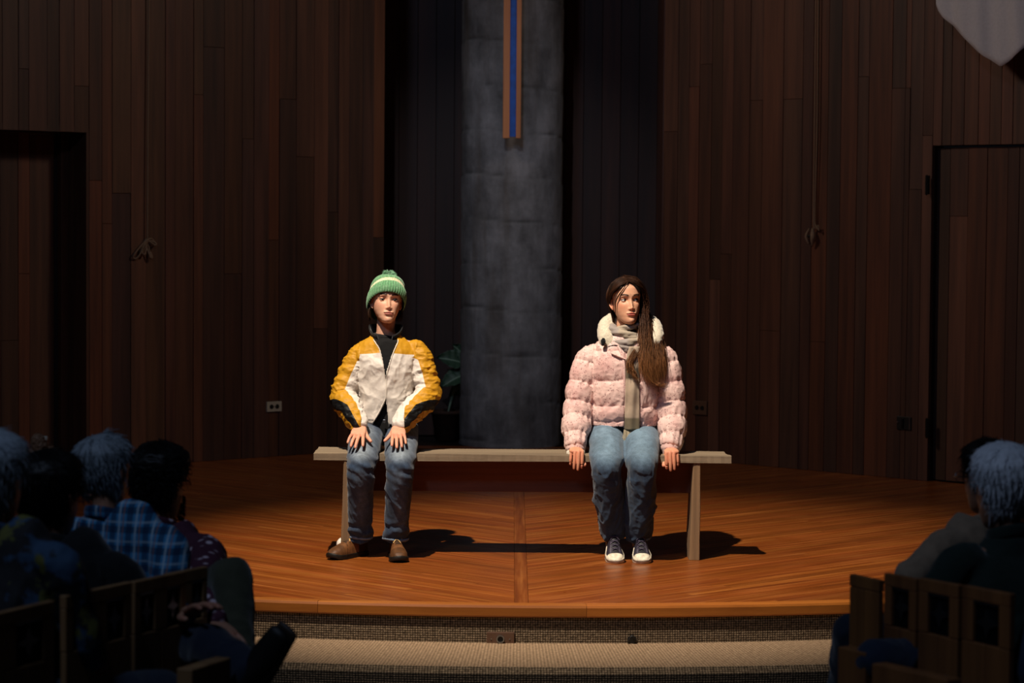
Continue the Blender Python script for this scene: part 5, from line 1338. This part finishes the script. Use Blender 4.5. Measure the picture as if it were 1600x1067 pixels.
    for y in ys:
        xc = np.interp(y, [541, 560, 600, 672], [992, 989.5, 988.5, 987.5]); hw = np.interp(y, [541, 552, 600, 672], [9, 11, 11, 12]) / 318
        c0 = Vector(on(xc, min(y, 664), .012)); 
        c0 = Vector((at(xc, y, c0.y).x, min(c0.y, .098), at(xc, y, c0.y).z))
        for j in range(NUu):
            u = j / (NUu - 1) * 2 - 1; V.append((c0.x + u * hw, c0.y - .004 * math.cos(u * 5 + y * .03) + .010 * u * u, c0.z))
            b = np.array(rgb('b09c88')); 
            if 575 < y < 591 or y > 653: b = np.array(rgb('6e6350'))
            if abs(u) < .42 and (y < 575 or 591 < y < 653): b = b * .93
            if u > .3: b = b * .9
            C.append(b)
    V = np.array(V); n1 = len(ys); k = np.array([1, 2, 3, 2, 1]) / 9; Yc = V[:, 1].reshape(n1, NUu); 
    for _ in range(3): Yc = np.stack([np.convolve(np.pad(Yc[:, j], 2, mode='edge'), k, 'valid') for j in range(NUu)], 1)
    V[:, 1] = Yc.ravel()
    F = [(i * NUu + j, (i + 1) * NUu + j, (i + 1) * NUu + j + 1, i * NUu + j + 1) for i in range(n1 - 1) for j in range(NUu - 1)]
    o = mesh_np('hanging_end', V, F, 'fabric', sc, cols=np.array(C)); so = o.modifiers.new('s', 'SOLIDIFY'); so.thickness = .005
    r = np.random.default_rng(9); mb = MB()
    for k_ in range(17):
        u = k_ / 16; b = V[(n1 - 1) * NUu] * (1 - u) + V[-1] * u; ln = np.interp(u, [0, .3, 1], [.062, .052, .03]) * r.uniform(.9, 1.1); dxx = -.018 * (1 - u) + r.uniform(-.004, .004)
        mb.tube([tuple(b), tuple(b + np.array([dxx * .3, -.012, -ln * .5])), tuple(b + np.array([dxx, -.022, -ln]))], [.0024, .0022, .0015], 6, k=3, col=tuple(np.array(rgb('a3967c')) * r.uniform(.7, 1.2)))
    mb.build('fringe', 'fabric', sc, smooth=True, kind='stuff')
    # ---- hair
    dk, md_, lt = np.array(rgb('1c110b')), np.array(rgb('3a2215')), np.array(rgb('8a5a34'))
    part = -.004
    def mask(x, y, z):      # hair line: forehead high, sweeping back behind the ear on the left (x<0), forward on the right
        hl_z = .066 - .0 * x; fl = sstep(.0, .012, z - (.088 - 55 * np.maximum(0, -(y + .0)) * 0 - 1.05 * np.abs(x - part) ** 1.12 * 1.3)) 
        left = (x < part); frontcut = np.where(left, z > .094 - .92 * np.abs(x - part), z > .094 - 1.35 * np.abs(x - part)); front = y < -.012 - .0
        side = np.where(left, y > -.022 + .10 * np.maximum(0, .03 - z) * 3, y > -.045)
        ok = np.where(y < -.055, frontcut & (z > .035), (side | (z > .075) | (frontcut & (z > .01)))); low = (z > -.085) | (y > .02)
        notear = ~(left & (y < .022) & (z < .012))
        return (ok & low & notear).astype(float) * sstep(-.125, -.10, z)
    v, f, c = cap_from_head(HM, mask, lambda x, y, z: .006 + .004 * sstep(0, .08, z) - .005 * E(x - part, .006) * (z > .05), dk * .9, 7, 1.1, .98, .0022, (330, 330, 60), .5)
    mb = MB().add(v, f, c)
    hm = lambda x, y, z: np.array(T3(HM @ Vector((x, y, z))))
    w_ = lambda px, py, Y: np.array(T3(at(px, py, Y)))
    # right side mass: from the parting over the temple, past the cheek and over the shoulder
    G = []
    for u in np.linspace(0, 1, 6):
        y0 = -.070 + .13 * u; zt = np.interp(y0, [-.07, -.04, 0, .06], [.096, .114, .126, .113])
        G.append([hm(part + .001, y0, zt), hm(.045, y0 * .92 - .006 * (1 - u), zt - .020), hm(.080 + .005 * u, -.030 + .080 * u, .030), hm(.084 + .010 * u, -.016 + .080 * u, -.035),
                  w_(1004 + 25 * u, 528, .14 + .10 * u), w_(1003 + 33 * u, 565, .085 + .07 * u), w_(1011 + 24 * u, 598 + 4 * u, .075 + .06 * u)])
    P = fill_fall(G, 2600, np.array([.008, .012, .006]), 3, .020, 30)
    # left side: swept behind the ear, then down the back under the hood
    G2 = []
    for u in np.linspace(0, 1, 5):
        y0 = -.079 + .145 * u; zt = np.interp(y0, [-.079, -.04, 0, .06], [.093, .116, .127, .113])
        G2.append([hm(part - .002, y0, zt), hm(-.056, -.071 + .13 * u, zt - .024), hm(-.083 + .002 * u, -.038 + .095 * u, .034), hm(-.080 + .022 * u, .026 + .06 * u, -.012), hm(-.055 + .02 * u, .055 + .04 * u, -.075), hm(-.045 + .02 * u, .075 + .03 * u, -.13), hm(-.04 + .02 * u, .085, -.16)])
    P += fill_fall(G2, 1300, np.array([.0018, .003, .002]), 4, .002, 30)
    # loose locks: thin strand on the left temple, curls at the ends
    P += fill_fall([[hm(-.012, -.082, .088), hm(-.038, -.083, .055), hm(-.060, -.066, .022), hm(-.070, -.050, -.005), hm(-.071, -.040, -.035), hm(-.068, -.032, -.06), hm(-.06, -.03, -.075)]] * 2, 14, np.array([.0012, .001, .001]), 6, .002, 30)
    P += fill_fall([[w_(990, 545, .10), w_(984, 556, .085), w_(980, 562, .082), w_(979, 568, .080), w_(981, 575, .078), w_(985, 580, .078), w_(990, 583, .078)], [w_(1000, 550, .10), w_(992, 560, .085), w_(988, 570, .082), w_(990, 580, .080), w_(994, 588, .078), w_(1000, 594, .078), w_(1010, 598, .078)]], 60, np.array([.004, .003, .005]), 7, .012, 30)
    P += fill_fall([[w_(1006, 560, .09), w_(1008, 575, .085), w_(1012, 588, .082), w_(1018, 597, .08), w_(1026, 600, .08), w_(1034, 599, .08), w_(1042, 597, .085)], [w_(1020, 560, .12), w_(1022, 575, .11), w_(1024, 588, .10), w_(1027, 598, .10), w_(1034, 603, .095), w_(1040, 604, .095), w_(1046, 602, .095)]], 50, np.array([.004, .004, .004]), 8, .008, 30)
    rr = np.random.default_rng(12)
    def hc_(P):
        z = P[..., 2:3]; sh = rr.uniform(.45, 1.7, (P.shape[0], 1, 1)); w = np.clip((1.17 - z) / .22, 0, 1) ** 1.0; wl = rr.uniform(.25, 1.15, (P.shape[0], 1, 1)) * w
        return np.clip((md_ * (1 - np.clip(wl, 0, 1)) + lt * np.clip(wl, 0, 1)) * sh, 0, 1)
    P = [np.asarray(p) for p in P]; v, f, c = strands(P, rr.uniform(.0006, .0012, len(P)), 3, cfn=hc_)
    mb.add(v, [tuple(q) for q in f], c); mb.build('hair', 'hair_mat', root, smooth=True)
    # small clip-on microphone on the coat
    p = Vector(on(943, 533, .010)); p = at(942.5, 534, p.y - .035); t = thing('clip_microphone', 'small black clip-on microphone with foam tip on the chest of the pink coat', 'microphone', T3(p))
    V, F = remesh([tube([T3(p + Vector((-.001, 0, -.009))), T3(p + Vector((0, -.001, .004))), T3(p + Vector((.001, -.001, .010)))], [.0105, .0130, .0100], 16, k=3)], .0015, 2)
    mesh_np('foam_tip', V, F, 'fabric', t, cols=np.tile(rgb('08080a'), (len(V), 1)))
    MB().tube([T3(p + Vector((.001, 0, -.012))), on(950, 541, .005), on(960, 539, .004), on(970, 542, .004), on(976, 550, .003)], [.0016] * 5, 6, k=5, col=rgb('0c0c10')).build('cable', 'fabric', t, smooth=True)
    MB().box((-.007, -.004, -.010), (.007, .004, .004), rgb('101014'), M=Matrix.Translation(p + Vector((0, .006, -.010)))).build('clip', 'leather', t, bevel=.001)
build_performer_two()
# ================================================================ audience: raised seating, chairs, people
SEAT_Z = -0.2
MB().box((-6, -13.5, HALL_Z - .02), (-0.72, -3.35, SEAT_Z)).build('floor_seating_left', 'hall_carpet', kind='structure')
MB().box((0.95, -13.5, HALL_Z - .02), (6, -3.35, SEAT_Z)).build('floor_seating_right', 'hall_carpet', kind='structure')
def chair(p0, p1, label, npan, tint=(1, 1, 1), arm=None, panels=True, ztop=0.62, far=1):
    """p0,p1: (px,py,depth) of the top corners of the back as seen; the seat lies on the far side"""
    a = at(p0[0], p0[1], -12 + p0[2]); b = at(p1[0], p1[1], -12 + p1[2]); zt0, zt1 = a.z, b.z
    A = Vector((a.x, a.y, 0)); B = Vector((b.x, b.y, 0)); u = (B - A); W = u.length; u.normalize(); n = Vector((-u.y, u.x, 0))
    if n.y < 0 or (abs(n.y) < .6 and n.x * (A.x) < 0): n = -n
    n = n if n.dot(Vector((A.x, A.y + 12, 0))) > 0 else -n          # away from the camera
    t = thing('wooden_chair', label, 'chair', (A.x, A.y, SEAT_Z), 'wooden audience chairs')
    M = Matrix(((u.x, n.x, 0, A.x), (u.y, n.y, 0, A.y), (0, 0, 1, 0), (0, 0, 0, 1)))
    th = .022; zt = min(zt0, zt1)
    def slab(x0, x1, y0, y1, z0, z1, name, m='pew_wood', tn=tint, slope=True, bev=.003):
        V = []
        for z in (z0, z1):
            for x, y in ((x0, y0), (x1, y0), (x1, y1), (x0, y1)):
                zz = z + ((zt0 + (zt1 - zt0) * x / W) - zt if slope and z == z1 and z1 > zt - .02 else 0); V.append(tuple(M @ Vector((x, y, zz))))
        return MB().add(V, [(0, 3, 2, 1), (4, 5, 6, 7), (0, 1, 5, 4), (1, 2, 6, 5), (2, 3, 7, 6), (3, 0, 4, 7)], tn).build(name, m, t, bevel=bev)
    slab(0, W, 0, th, zt - .036, zt, 'top_rail')
    if panels:
        pt = zt - .036; pb = pt - .118; pw = W / npan
        xs = [0]
        for k in range(npan):
            c = pw * (k + .5); h = pw * .27
            slab(xs[-1], c - h, .001, th - .001, pb, pt + .001, 'stile'); xs.append(c + h)
            slab(c - h, c + h, th * .55, th * .9, pb, pt, 'dark_panel', 'dark_steel', bev=0, slope=False)
            mb = MB(); pts = []
            for i in range(8):
                r = (.85 if i % 2 == 0 else .32); an = PI * i / 4; pts.append((math.cos(an) * h * r, math.sin(an) * .050 * r))
            V = [tuple(M @ Vector((c + x, th * .5 + y, (pb + pt) / 2 + z))) for y in (0, -.006) for x, z in pts]
            mb.add(V, [tuple(range(8)), tuple(range(15, 7, -1))] + [(i, (i + 1) % 8, (i + 1) % 8 + 8, i + 8) for i in range(8)]); mb.build('star_ornament', 'steel', t)
            slab(c - h, c + h, .004, .008, pt - .008, pt, 'panel_edge', 'steel', bev=0, slope=False)
        slab(xs[-1], W, .001, th - .001, pb, pt + .001, 'stile')
    else: pb = zt - .036
    nb = max(2, npan)
    for k in range(nb): slab(W * k / nb + .001, W * (k + 1) / nb - .001, .001, th - .001, SEAT_Z + .30, pb - .001, 'back_board', tn=tuple(c * (.9 + .2 * ((k * 7) % 3) / 2) for c in tint))
    slab(0, W, th, .40, SEAT_Z + .40, SEAT_Z + .43, 'seat')
    for x, y in ((0, 0), (W - .035, 0), (0, .36), (W - .035, .36)): slab(x, x + .035, y + (.001 if y == 0 else 0), y + .035, SEAT_Z, SEAT_Z + (.30 if y == 0 else .40), 'leg')
    if arm:
        (x0, y0, d0), (x1, y1, d1), hgt = arm; q0 = at(x0, y0, -12 + d0); q1 = at(x1, y1, -12 + d1); dv = (q1 - q0); dv.z = 0; dv.normalize(); s = Vector((-dv.y, dv.x, 0)) * .05
        V = []
        for dz in (-hgt, 0):
            for q, o_ in ((q0, 0), (q1, 0), (q1, 1), (q0, 1)): V.append(tuple(q + s * o_ + Vector((0, 0, dz))))
        MB().add(V, [(0, 3, 2, 1), (4, 5, 6, 7), (0, 1, 5, 4), (1, 2, 6, 5), (2, 3, 7, 6), (3, 0, 4, 7)], tint).build('side_arm', 'pew_wood', t, bevel=.004)
    return t
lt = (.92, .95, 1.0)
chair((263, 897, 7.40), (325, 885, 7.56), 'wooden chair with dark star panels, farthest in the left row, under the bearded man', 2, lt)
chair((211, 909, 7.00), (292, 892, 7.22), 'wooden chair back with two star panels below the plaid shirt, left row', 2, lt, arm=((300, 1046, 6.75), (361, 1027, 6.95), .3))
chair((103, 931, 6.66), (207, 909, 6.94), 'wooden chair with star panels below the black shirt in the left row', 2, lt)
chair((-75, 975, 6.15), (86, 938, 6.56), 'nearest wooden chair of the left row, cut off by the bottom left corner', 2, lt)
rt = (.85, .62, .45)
chair((1327, 897, 7.55), (1373, 907, 7.42), 'plain board-backed wooden chair nearest the stage in the right row, lit orange', 2, (1.0, .75, .5), panels=False, arm=((1309, 1010, 7.2), (1352, 1020, 7.1), .3))  # brighter orange tint paints the stage light into the wood colour
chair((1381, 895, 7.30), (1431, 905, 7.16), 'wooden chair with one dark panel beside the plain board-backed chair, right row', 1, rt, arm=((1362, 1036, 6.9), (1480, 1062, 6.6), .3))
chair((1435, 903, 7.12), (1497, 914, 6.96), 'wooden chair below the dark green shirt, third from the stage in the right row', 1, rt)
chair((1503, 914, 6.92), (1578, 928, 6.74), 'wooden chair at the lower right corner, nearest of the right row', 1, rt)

def audience(label, hx, hy, D, face_deg, tilt=0, hair='short', hair_col='201812', skin='a87a62', top='fabric', top_col='0c0c0e', legs='fabric', leg_col='1a2230', sw=.175, hs=1.0, dsh=0.0, over={}, up=None, bald=False, glasses=False, slim=1.0, beard=False, hair_thick=.014, male=True, seat=True, leg_deg=None):
    """seated onlooker. face_deg: 0 = facing straight away from the camera, + turns to the picture's right"""
    H = at(hx, hy, -12 + D); th = math.radians(face_deg); f = Vector((math.sin(th), math.cos(th), 0)); r = Vector((math.cos(th), -math.sin(th), 0))   # r: to the person's right
    root = thing('person', label, 'person', (H.x, H.y, SEAT_Z)); Z = Vector((0, 0, 1)); HM = headM(H, PI - th + math.radians(tilt), math.radians(-4), 0, hs)
    nk = H - f * .025 - Z * .135 + r * dsh * .4; hz = SEAT_Z + .50; hc = Vector((nk.x, nk.y, hz)) - f * .05 + r * dsh
    J = dict(chest=nk - Z * .17 - f * .015 + r * dsh * .6, neck=nk, skull=H + Z * .0 - f * .02)
    for s, k in ((1, 'L'), (-1, 'R')):       # L/R only name the two sides here
        sh = nk + r * (s * sw + dsh) - Z * .085 - f * .01; el = sh - Z * .25 + f * .07 + r * s * .035; wr = el + f * .19 - r * s * .09 - Z * .03
        lf = f if leg_deg is None else Vector((math.sin(math.radians(leg_deg)), math.cos(math.radians(leg_deg)), 0)); hp = hc + r * s * .09; kn = hp + lf * .42 + r * s * .03 - Z * .0; an = kn + f * .03; an.z = SEAT_Z + .10; to = an + f * .14; to.z = SEAT_Z + .05
        for nm, v in (('sh', sh), ('el', el), ('wr', wr), ('hip', hp), ('kn', kn), ('an', an), ('toe', to)): J[nm + k] = v
    for k, v in over.items(): J[k] = at(v[0], v[1], -12 + v[2])
    J['front'] = T3(f); sk = rgb(skin)
    hv, hf, hcol, eyes = make_head_parts(sk, rgb('8a544c'), rgb(hair_col), M=HM, detail=.6, blush=.15)
    pc = [body_core(J, sk, .82), (hv, hf, hcol)]
    for s, k in ((1, 'L'), (-1, 'R')):
        v, fc, vl = make_hand(handM(J['wr' + k], (J['wr' + k] - J['el' + k]).normalized() * .8 + f * .3, (0, 0, 1)), -s, voxel=.0028); pc.append((v, fc, hand_cols(vl, sk)))
    assemble_body('body', root, pc); build_eyes(eyes, root)
    ch = J['chest']; fr = T3(f)
    tor = [tuple(hc - Z * .02), tuple(hc + Z * .10), tuple(hc.lerp(ch, .55)), tuple(ch), tuple(nk - Z * .085 + r * dsh * .9), tuple(nk - Z * .045), tuple(nk - Z * .012)]
    tr = [(.165 * slim, .125), (.160 * slim, .130 * slim), (.158 * slim, .128 * slim), (.178 * slim, .118 * slim), (.165 * slim, .095), (.10, .075), (.064, .062)]
    ps = [tube(tor, tr, 28, front=fr, k=4, ce=.2)]
    for s, k in ((1, 'L'), (-1, 'R')):
        sh, el, wr = J['sh' + k], J['el' + k], J['wr' + k]
        ps.append(tube([tuple(sh - r * s * .07 + Z * .018), tuple(sh), tuple(sh.lerp(el, .5)), tuple(el), tuple(el.lerp(wr, .5)), tuple(wr)], [.052, .062, .058, .052, .046, .034], 18, front=(f.x, f.y, .2), k=4, ce=.4))
    V, F = remesh(ps, .008, 5); N = vnormals(V, F); V = V + N * (folds(V, 5, 7, .014, (1, 1, .7)) + folds(V, 9, 16, .005))[:, None]
    rel = V - np.array(H); pu = rel @ np.array(r) + .35 * (rel @ np.array(f)); pw = rel[:, 2]
    mesh_np('shirt', V, F, top, root, cols=np.tile(rgb(top_col), (len(V), 1)), attrs={'pu': pu, 'pw': pw})
    col_pts = [tuple(nk - Z * .018 + (f * math.cos(a) + r * math.sin(a)) * .062 + Z * (.016 - .022 * math.cos(a))) for a in np.linspace(0, 2 * PI, 21)]
    cm = MB(); V_, F_ = tube(col_pts, [(.006, .020)] * 21, 10, front=(0, 0, 1), k=2); cm.add(V_, F_, rgb(top_col)); co = cm.build('collar', top if top != 'plaid' else 'plaid', root, smooth=True)
    nv = len(co.data.vertices)
    for an_, sc_ in (('pu', 1.0), ('pw', 1.0)):
        a_ = co.data.attributes.new(an_, 'FLOAT', 'POINT'); vv = np.empty(nv * 3, np.float32); co.data.vertices.foreach_get('co', vv); vv = vv.reshape(-1, 3) - np.array(H, dtype=np.float32)
        a_.data.foreach_set('value', (vv @ np.array(r, dtype=np.float32) if an_ == 'pu' else vv[:, 2]).astype(np.float32))
    ps = [tube([tuple(hc - Z * .06), tuple(hc + Z * .04)], [(.15 * slim, .13), (.155 * slim, .125)], 24, front=fr, ce=.3)]
    for s, k in ((1, 'L'), (-1, 'R')):
        hp, kn, an = J['hip' + k], J['kn' + k], J['an' + k]
        ps.append(tube([tuple(hp), tuple(hp.lerp(kn, .5)), tuple(kn)], [.086, .080, .066], 18, front=(.1, .1, 1), k=4)); ps.append(tube([tuple(kn), tuple(kn.lerp(an, .4)), tuple(an)], [.066, .060, .054], 18, front=fr, k=4, ce=.3))
    V, F = remesh(ps, .009, 5); N = vnormals(V, F); V = V + N * folds(V, 15, 9, .012)[:, None]
    mesh_np('trousers', V, F, legs, root, cols=np.tile(rgb(leg_col), (len(V), 1)))
    for s, k in ((1, 'L'), (-1, 'R')):
        an, to = J['an' + k], J['toe' + k]; d = (to - an)
        if 'toe' + k in over:
            ln = d.length + .05; so = thing_child('shoe', root); dn = d.normalized(); P0 = an - dn * .05; up_ = Vector((0, 0, 1)) if abs(dn.z) < .5 else -f
            MB().tube([tuple(P0), tuple(P0 + d * .35), tuple(P0 + d * .8), tuple(to)], [(.036, .052), (.038, .046), (.046, .032), (.036, .020)], 20, front=tuple(up_), k=5, col=rgb('15110f')).build('upper', 'leather', so, smooth=True)
            sd = dn.cross(up_).normalized(); nrm = sd.cross(dn).normalized(); off = -nrm * .038
            MB().tube([tuple(P0 + off - dn * .02), tuple(P0 + d * .45 + off), tuple(to + off + dn * .01)], [(.038, .010), (.044, .010), (.036, .010)], 20, front=tuple(up_), k=5, col=rgb('30241c')).build('sole', 'leather', so, smooth=True)
        else: shoe((an.x - f.x * .08, an.y - f.y * .08), (f.x, f.y), .27, SEAT_Z + .001, 'brown', root, s)
    # hair
    hcx = np.array(rgb(hair_col)); rr = np.random.default_rng(int(hx) + 500)
    if bald: mask = lambda x, y, z: ((y > -.02) | (z > .085)).astype(float) * sstep(-.075, -.05, z - .25 * np.clip(-y, 0, 1)) * (1 - .92 * E(x, .045) * E(y - .035, .05) * (z > .085)) * ~((y < .0) & (z < .03))
    else: mask = lambda x, y, z: ((y > .005) | (z > .07 - .55 * (y + .03)) | ((y > -.03) & (z > .015))).astype(float) * sstep(-.085, -.06, z + .2 * (.06 - y)) * ~((y < .022) & (z < .008))
    tk = (lambda x, y, z: hair_thick * (.7 + .6 * sstep(0, .1, z)))
    v, fc, c = cap_from_head(HM, mask, tk, hcx, int(hx) % 13, .9, 1.0, .004 if hair != 'bushy' else .010, (170, 170, 60) if hair != 'bushy' else (70, 70, 70), .4)
    mb = MB().add(v, fc, c)
    hv_, hf_, _ = head_surface(60, 60, 0, 1.0); NN = vnormals(hv_, hf_); mk = mask(*hv_.T); idx = np.where(mk > .2)[0]
    if NN[idx[0]] @ hv_[idx[0]] < 0: NN = -NN
    P = []
    ns = 1400 if hair != 'bushy' else 1800
    for i in rr.choice(idx, ns):
        p = hv_[i]; n = NN[i]; crown = np.array([.01, .05, .115]); dwn = p - crown; dwn = dwn - n * (dwn @ n); l = np.linalg.norm(dwn); dwn = dwn / l if l > .01 else np.array([0, 1, 0.])
        dwn = dwn + rr.normal(0, .22, 3); ht = hair_thick * rr.uniform(.7, 1.15); L = rr.uniform(.018, .042) if hair != 'bushy' else rr.uniform(.012, .024)
        if hair == 'bushy':
            sw_ = rr.normal(0, 1, 3); P.append(np.array([p + n * (ht * .6 + .012 * s_) + sw_ * .006 * math.sin(s_ * 3.1) + dwn * L * s_ for s_ in np.linspace(0, 1, 5)]))
        else: P.append(np.array([p + n * (ht * (1 - .25 * s_) + .003 * math.sin(PI * s_)) + dwn * L * s_ for s_ in np.linspace(0, 1, 5)]))
    v, fc, c = strands(P, rr.uniform(.0008, .0016, len(P)), 3, cfn=lambda P: np.clip(hcx[None, None] * rr.uniform(.6, 1.6, (P.shape[0], 1, 1)) * np.ones((P.shape[0], P.shape[1], 1)), 0, 1))
    mb.add(xf(v, HM), fc, c)
    if up == 'bun':
        Vb, Fb = remesh([tube([(.0, .05, .125), (.004, .055, .150)], [.030, .026], 16)], .004, 2); Nb = vnormals(Vb, Fb); Vb = Vb + Nb * ((ridge(Vb * 90, 3) - .5) * .008)[:, None]; mb.add(xf(Vb, HM), [tuple(q) for q in Fb], np.tile(hcx, (len(Vb), 1)))
    if beard:
        P = []
        for i in range(900):
            x = rr.uniform(-.062, .062); z = rr.uniform(-.118, -.035); y = -.083 * math.sqrt(max(.02, 1 - (x / .070) ** 2)) - .002; 
            if z > -.06 and abs(x) < .04: continue
            b = np.array([x, y * (1 if z > -.1 else .93), z]); P.append(np.array([b + np.array([x * .12, -.012, -.010]) * s_ + rr.normal(0, .0015, 3) * s_ for s_ in np.linspace(0, 1, 4)]))
        v, fc, c = strands(P, .0010, 3, cfn=lambda P: np.tile(hcx, (P.shape[0], P.shape[1], 1))); mb.add(xf(v, HM), fc, c)
    mb.build('hair', 'hair_mat', root, smooth=True)
    if glasses:
        gm = MB()
        for s in (-1, 1):
            gm.tube([T3(HM @ Vector((s * .078, .008, .004))), T3(HM @ Vector((s * .077, -.05, .005))), T3(HM @ Vector((s * .068, -.094, .005)))], [.0018] * 3, 6, k=3, col=rgb('b8b8c0'))
            gm.tube([T3(HM @ Vector((s * .034 + .026 * math.cos(a), -.097, .002 + .019 * math.sin(a)))) for a in np.linspace(0, 2 * PI, 19)], [.0015] * 19, 6, k=1, col=rgb('b8b8c0'))
        gm.tube([T3(HM @ Vector((-.010, -.099, .006))), T3(HM @ Vector((.010, -.099, .006)))], [.0015] * 2, 6, k=1); gm.build('glasses', 'steel', root, smooth=True)
    return root, HM
audience('grey-haired onlooker at the left edge in a dark patterned top', -14, 752, 6.85, 22, hair_col='8e97a0', top='patterned_dress', hs=1.12, sw=.18, hair_thick=.016, dsh=.05, leg_deg=48)
audience('dark-haired onlooker in glasses and a black shirt behind the patterned top', 78, 775, 7.35, 18, tilt=-8, hair_col='0d0a09', top_col='0a0b0f', glasses=True, hs=1.10, dsh=.06, hair_thick=.014, leg_deg=50)
r3, h3 = audience('small fair-haired onlooker whose pinned-up bun shows above the dark-haired head', 68, 750, 8.75, 10, hair_col='7a5a44', top_col='30343c', up='bun', hs=.95, slim=.85)
MB().box((-.022, .020, .150), (.022, .030, .166), rgb('b9bcc4'), M=h3).build('hair_clip', 'ivory_plastic', r3, bevel=.003)
audience('grey-haired balding man in a blue plaid shirt in the left row', 162, 738, 7.88, 25, hair_col='7f8890', top='plaid', leg_col='141c2c', bald=True, hs=1.04, sw=.185, dsh=.06, hair_thick=.009, slim=1.08, leg_deg=55,
         over=dict(wrL=(290, 960, 7.25), elL=(262, 985, 7.55), knL=(330, 1012, 7.15), anL=(398, 1052, 7.0), toeL=(436, 992, 6.95)))
audience('bearded man with bushy black hair, speckled shirt and olive trousers in the left row', 250, 756, 8.4, 28, hair='bushy', hair_col='0c0908', top='speckle_shirt', leg_col='3c3d2e', hs=1.04, beard=True, hair_thick=.024, dsh=.03, slim=.9,
         over=dict(knL=(362, 902, 7.75), anL=(376, 1040, 7.6), elL=(322, 925, 7.85), wrL=(338, 975, 7.6)))
audience('dark-haired onlooker in glasses and a tan shirt half behind the white-haired one', 1545, 746, 8.0, -30, hair_col='120d0b', top_col='8a7560', leg_col='16202e', glasses=True, hs=1.0, dsh=-.03, leg_deg=-55,
         over=dict(knR=(1332, 990, 7.75), elR=(1422, 905, 7.75), wrR=(1425, 950, 7.75)))
audience('white-haired onlooker in a dark green shirt in the right row', 1568, 764, 7.5, -24, hair_col='c9ccd2', top_col='16241f', leg_col='1c2638', hs=1.08, hair_thick=.018, slim=1.12, sw=.19, leg_deg=-60,
         over=dict(knR=(1372, 1030, 7.15), elR=(1452, 940, 7.35), wrR=(1462, 990, 7.3)))
audience('onlooker at the right edge of whom only a dark blue sleeve shows', 1728, 795, 6.85, -20, hair_col='2a211b', top_col='1c2a3c', hs=1.0, sw=.18, leg_deg=-50)
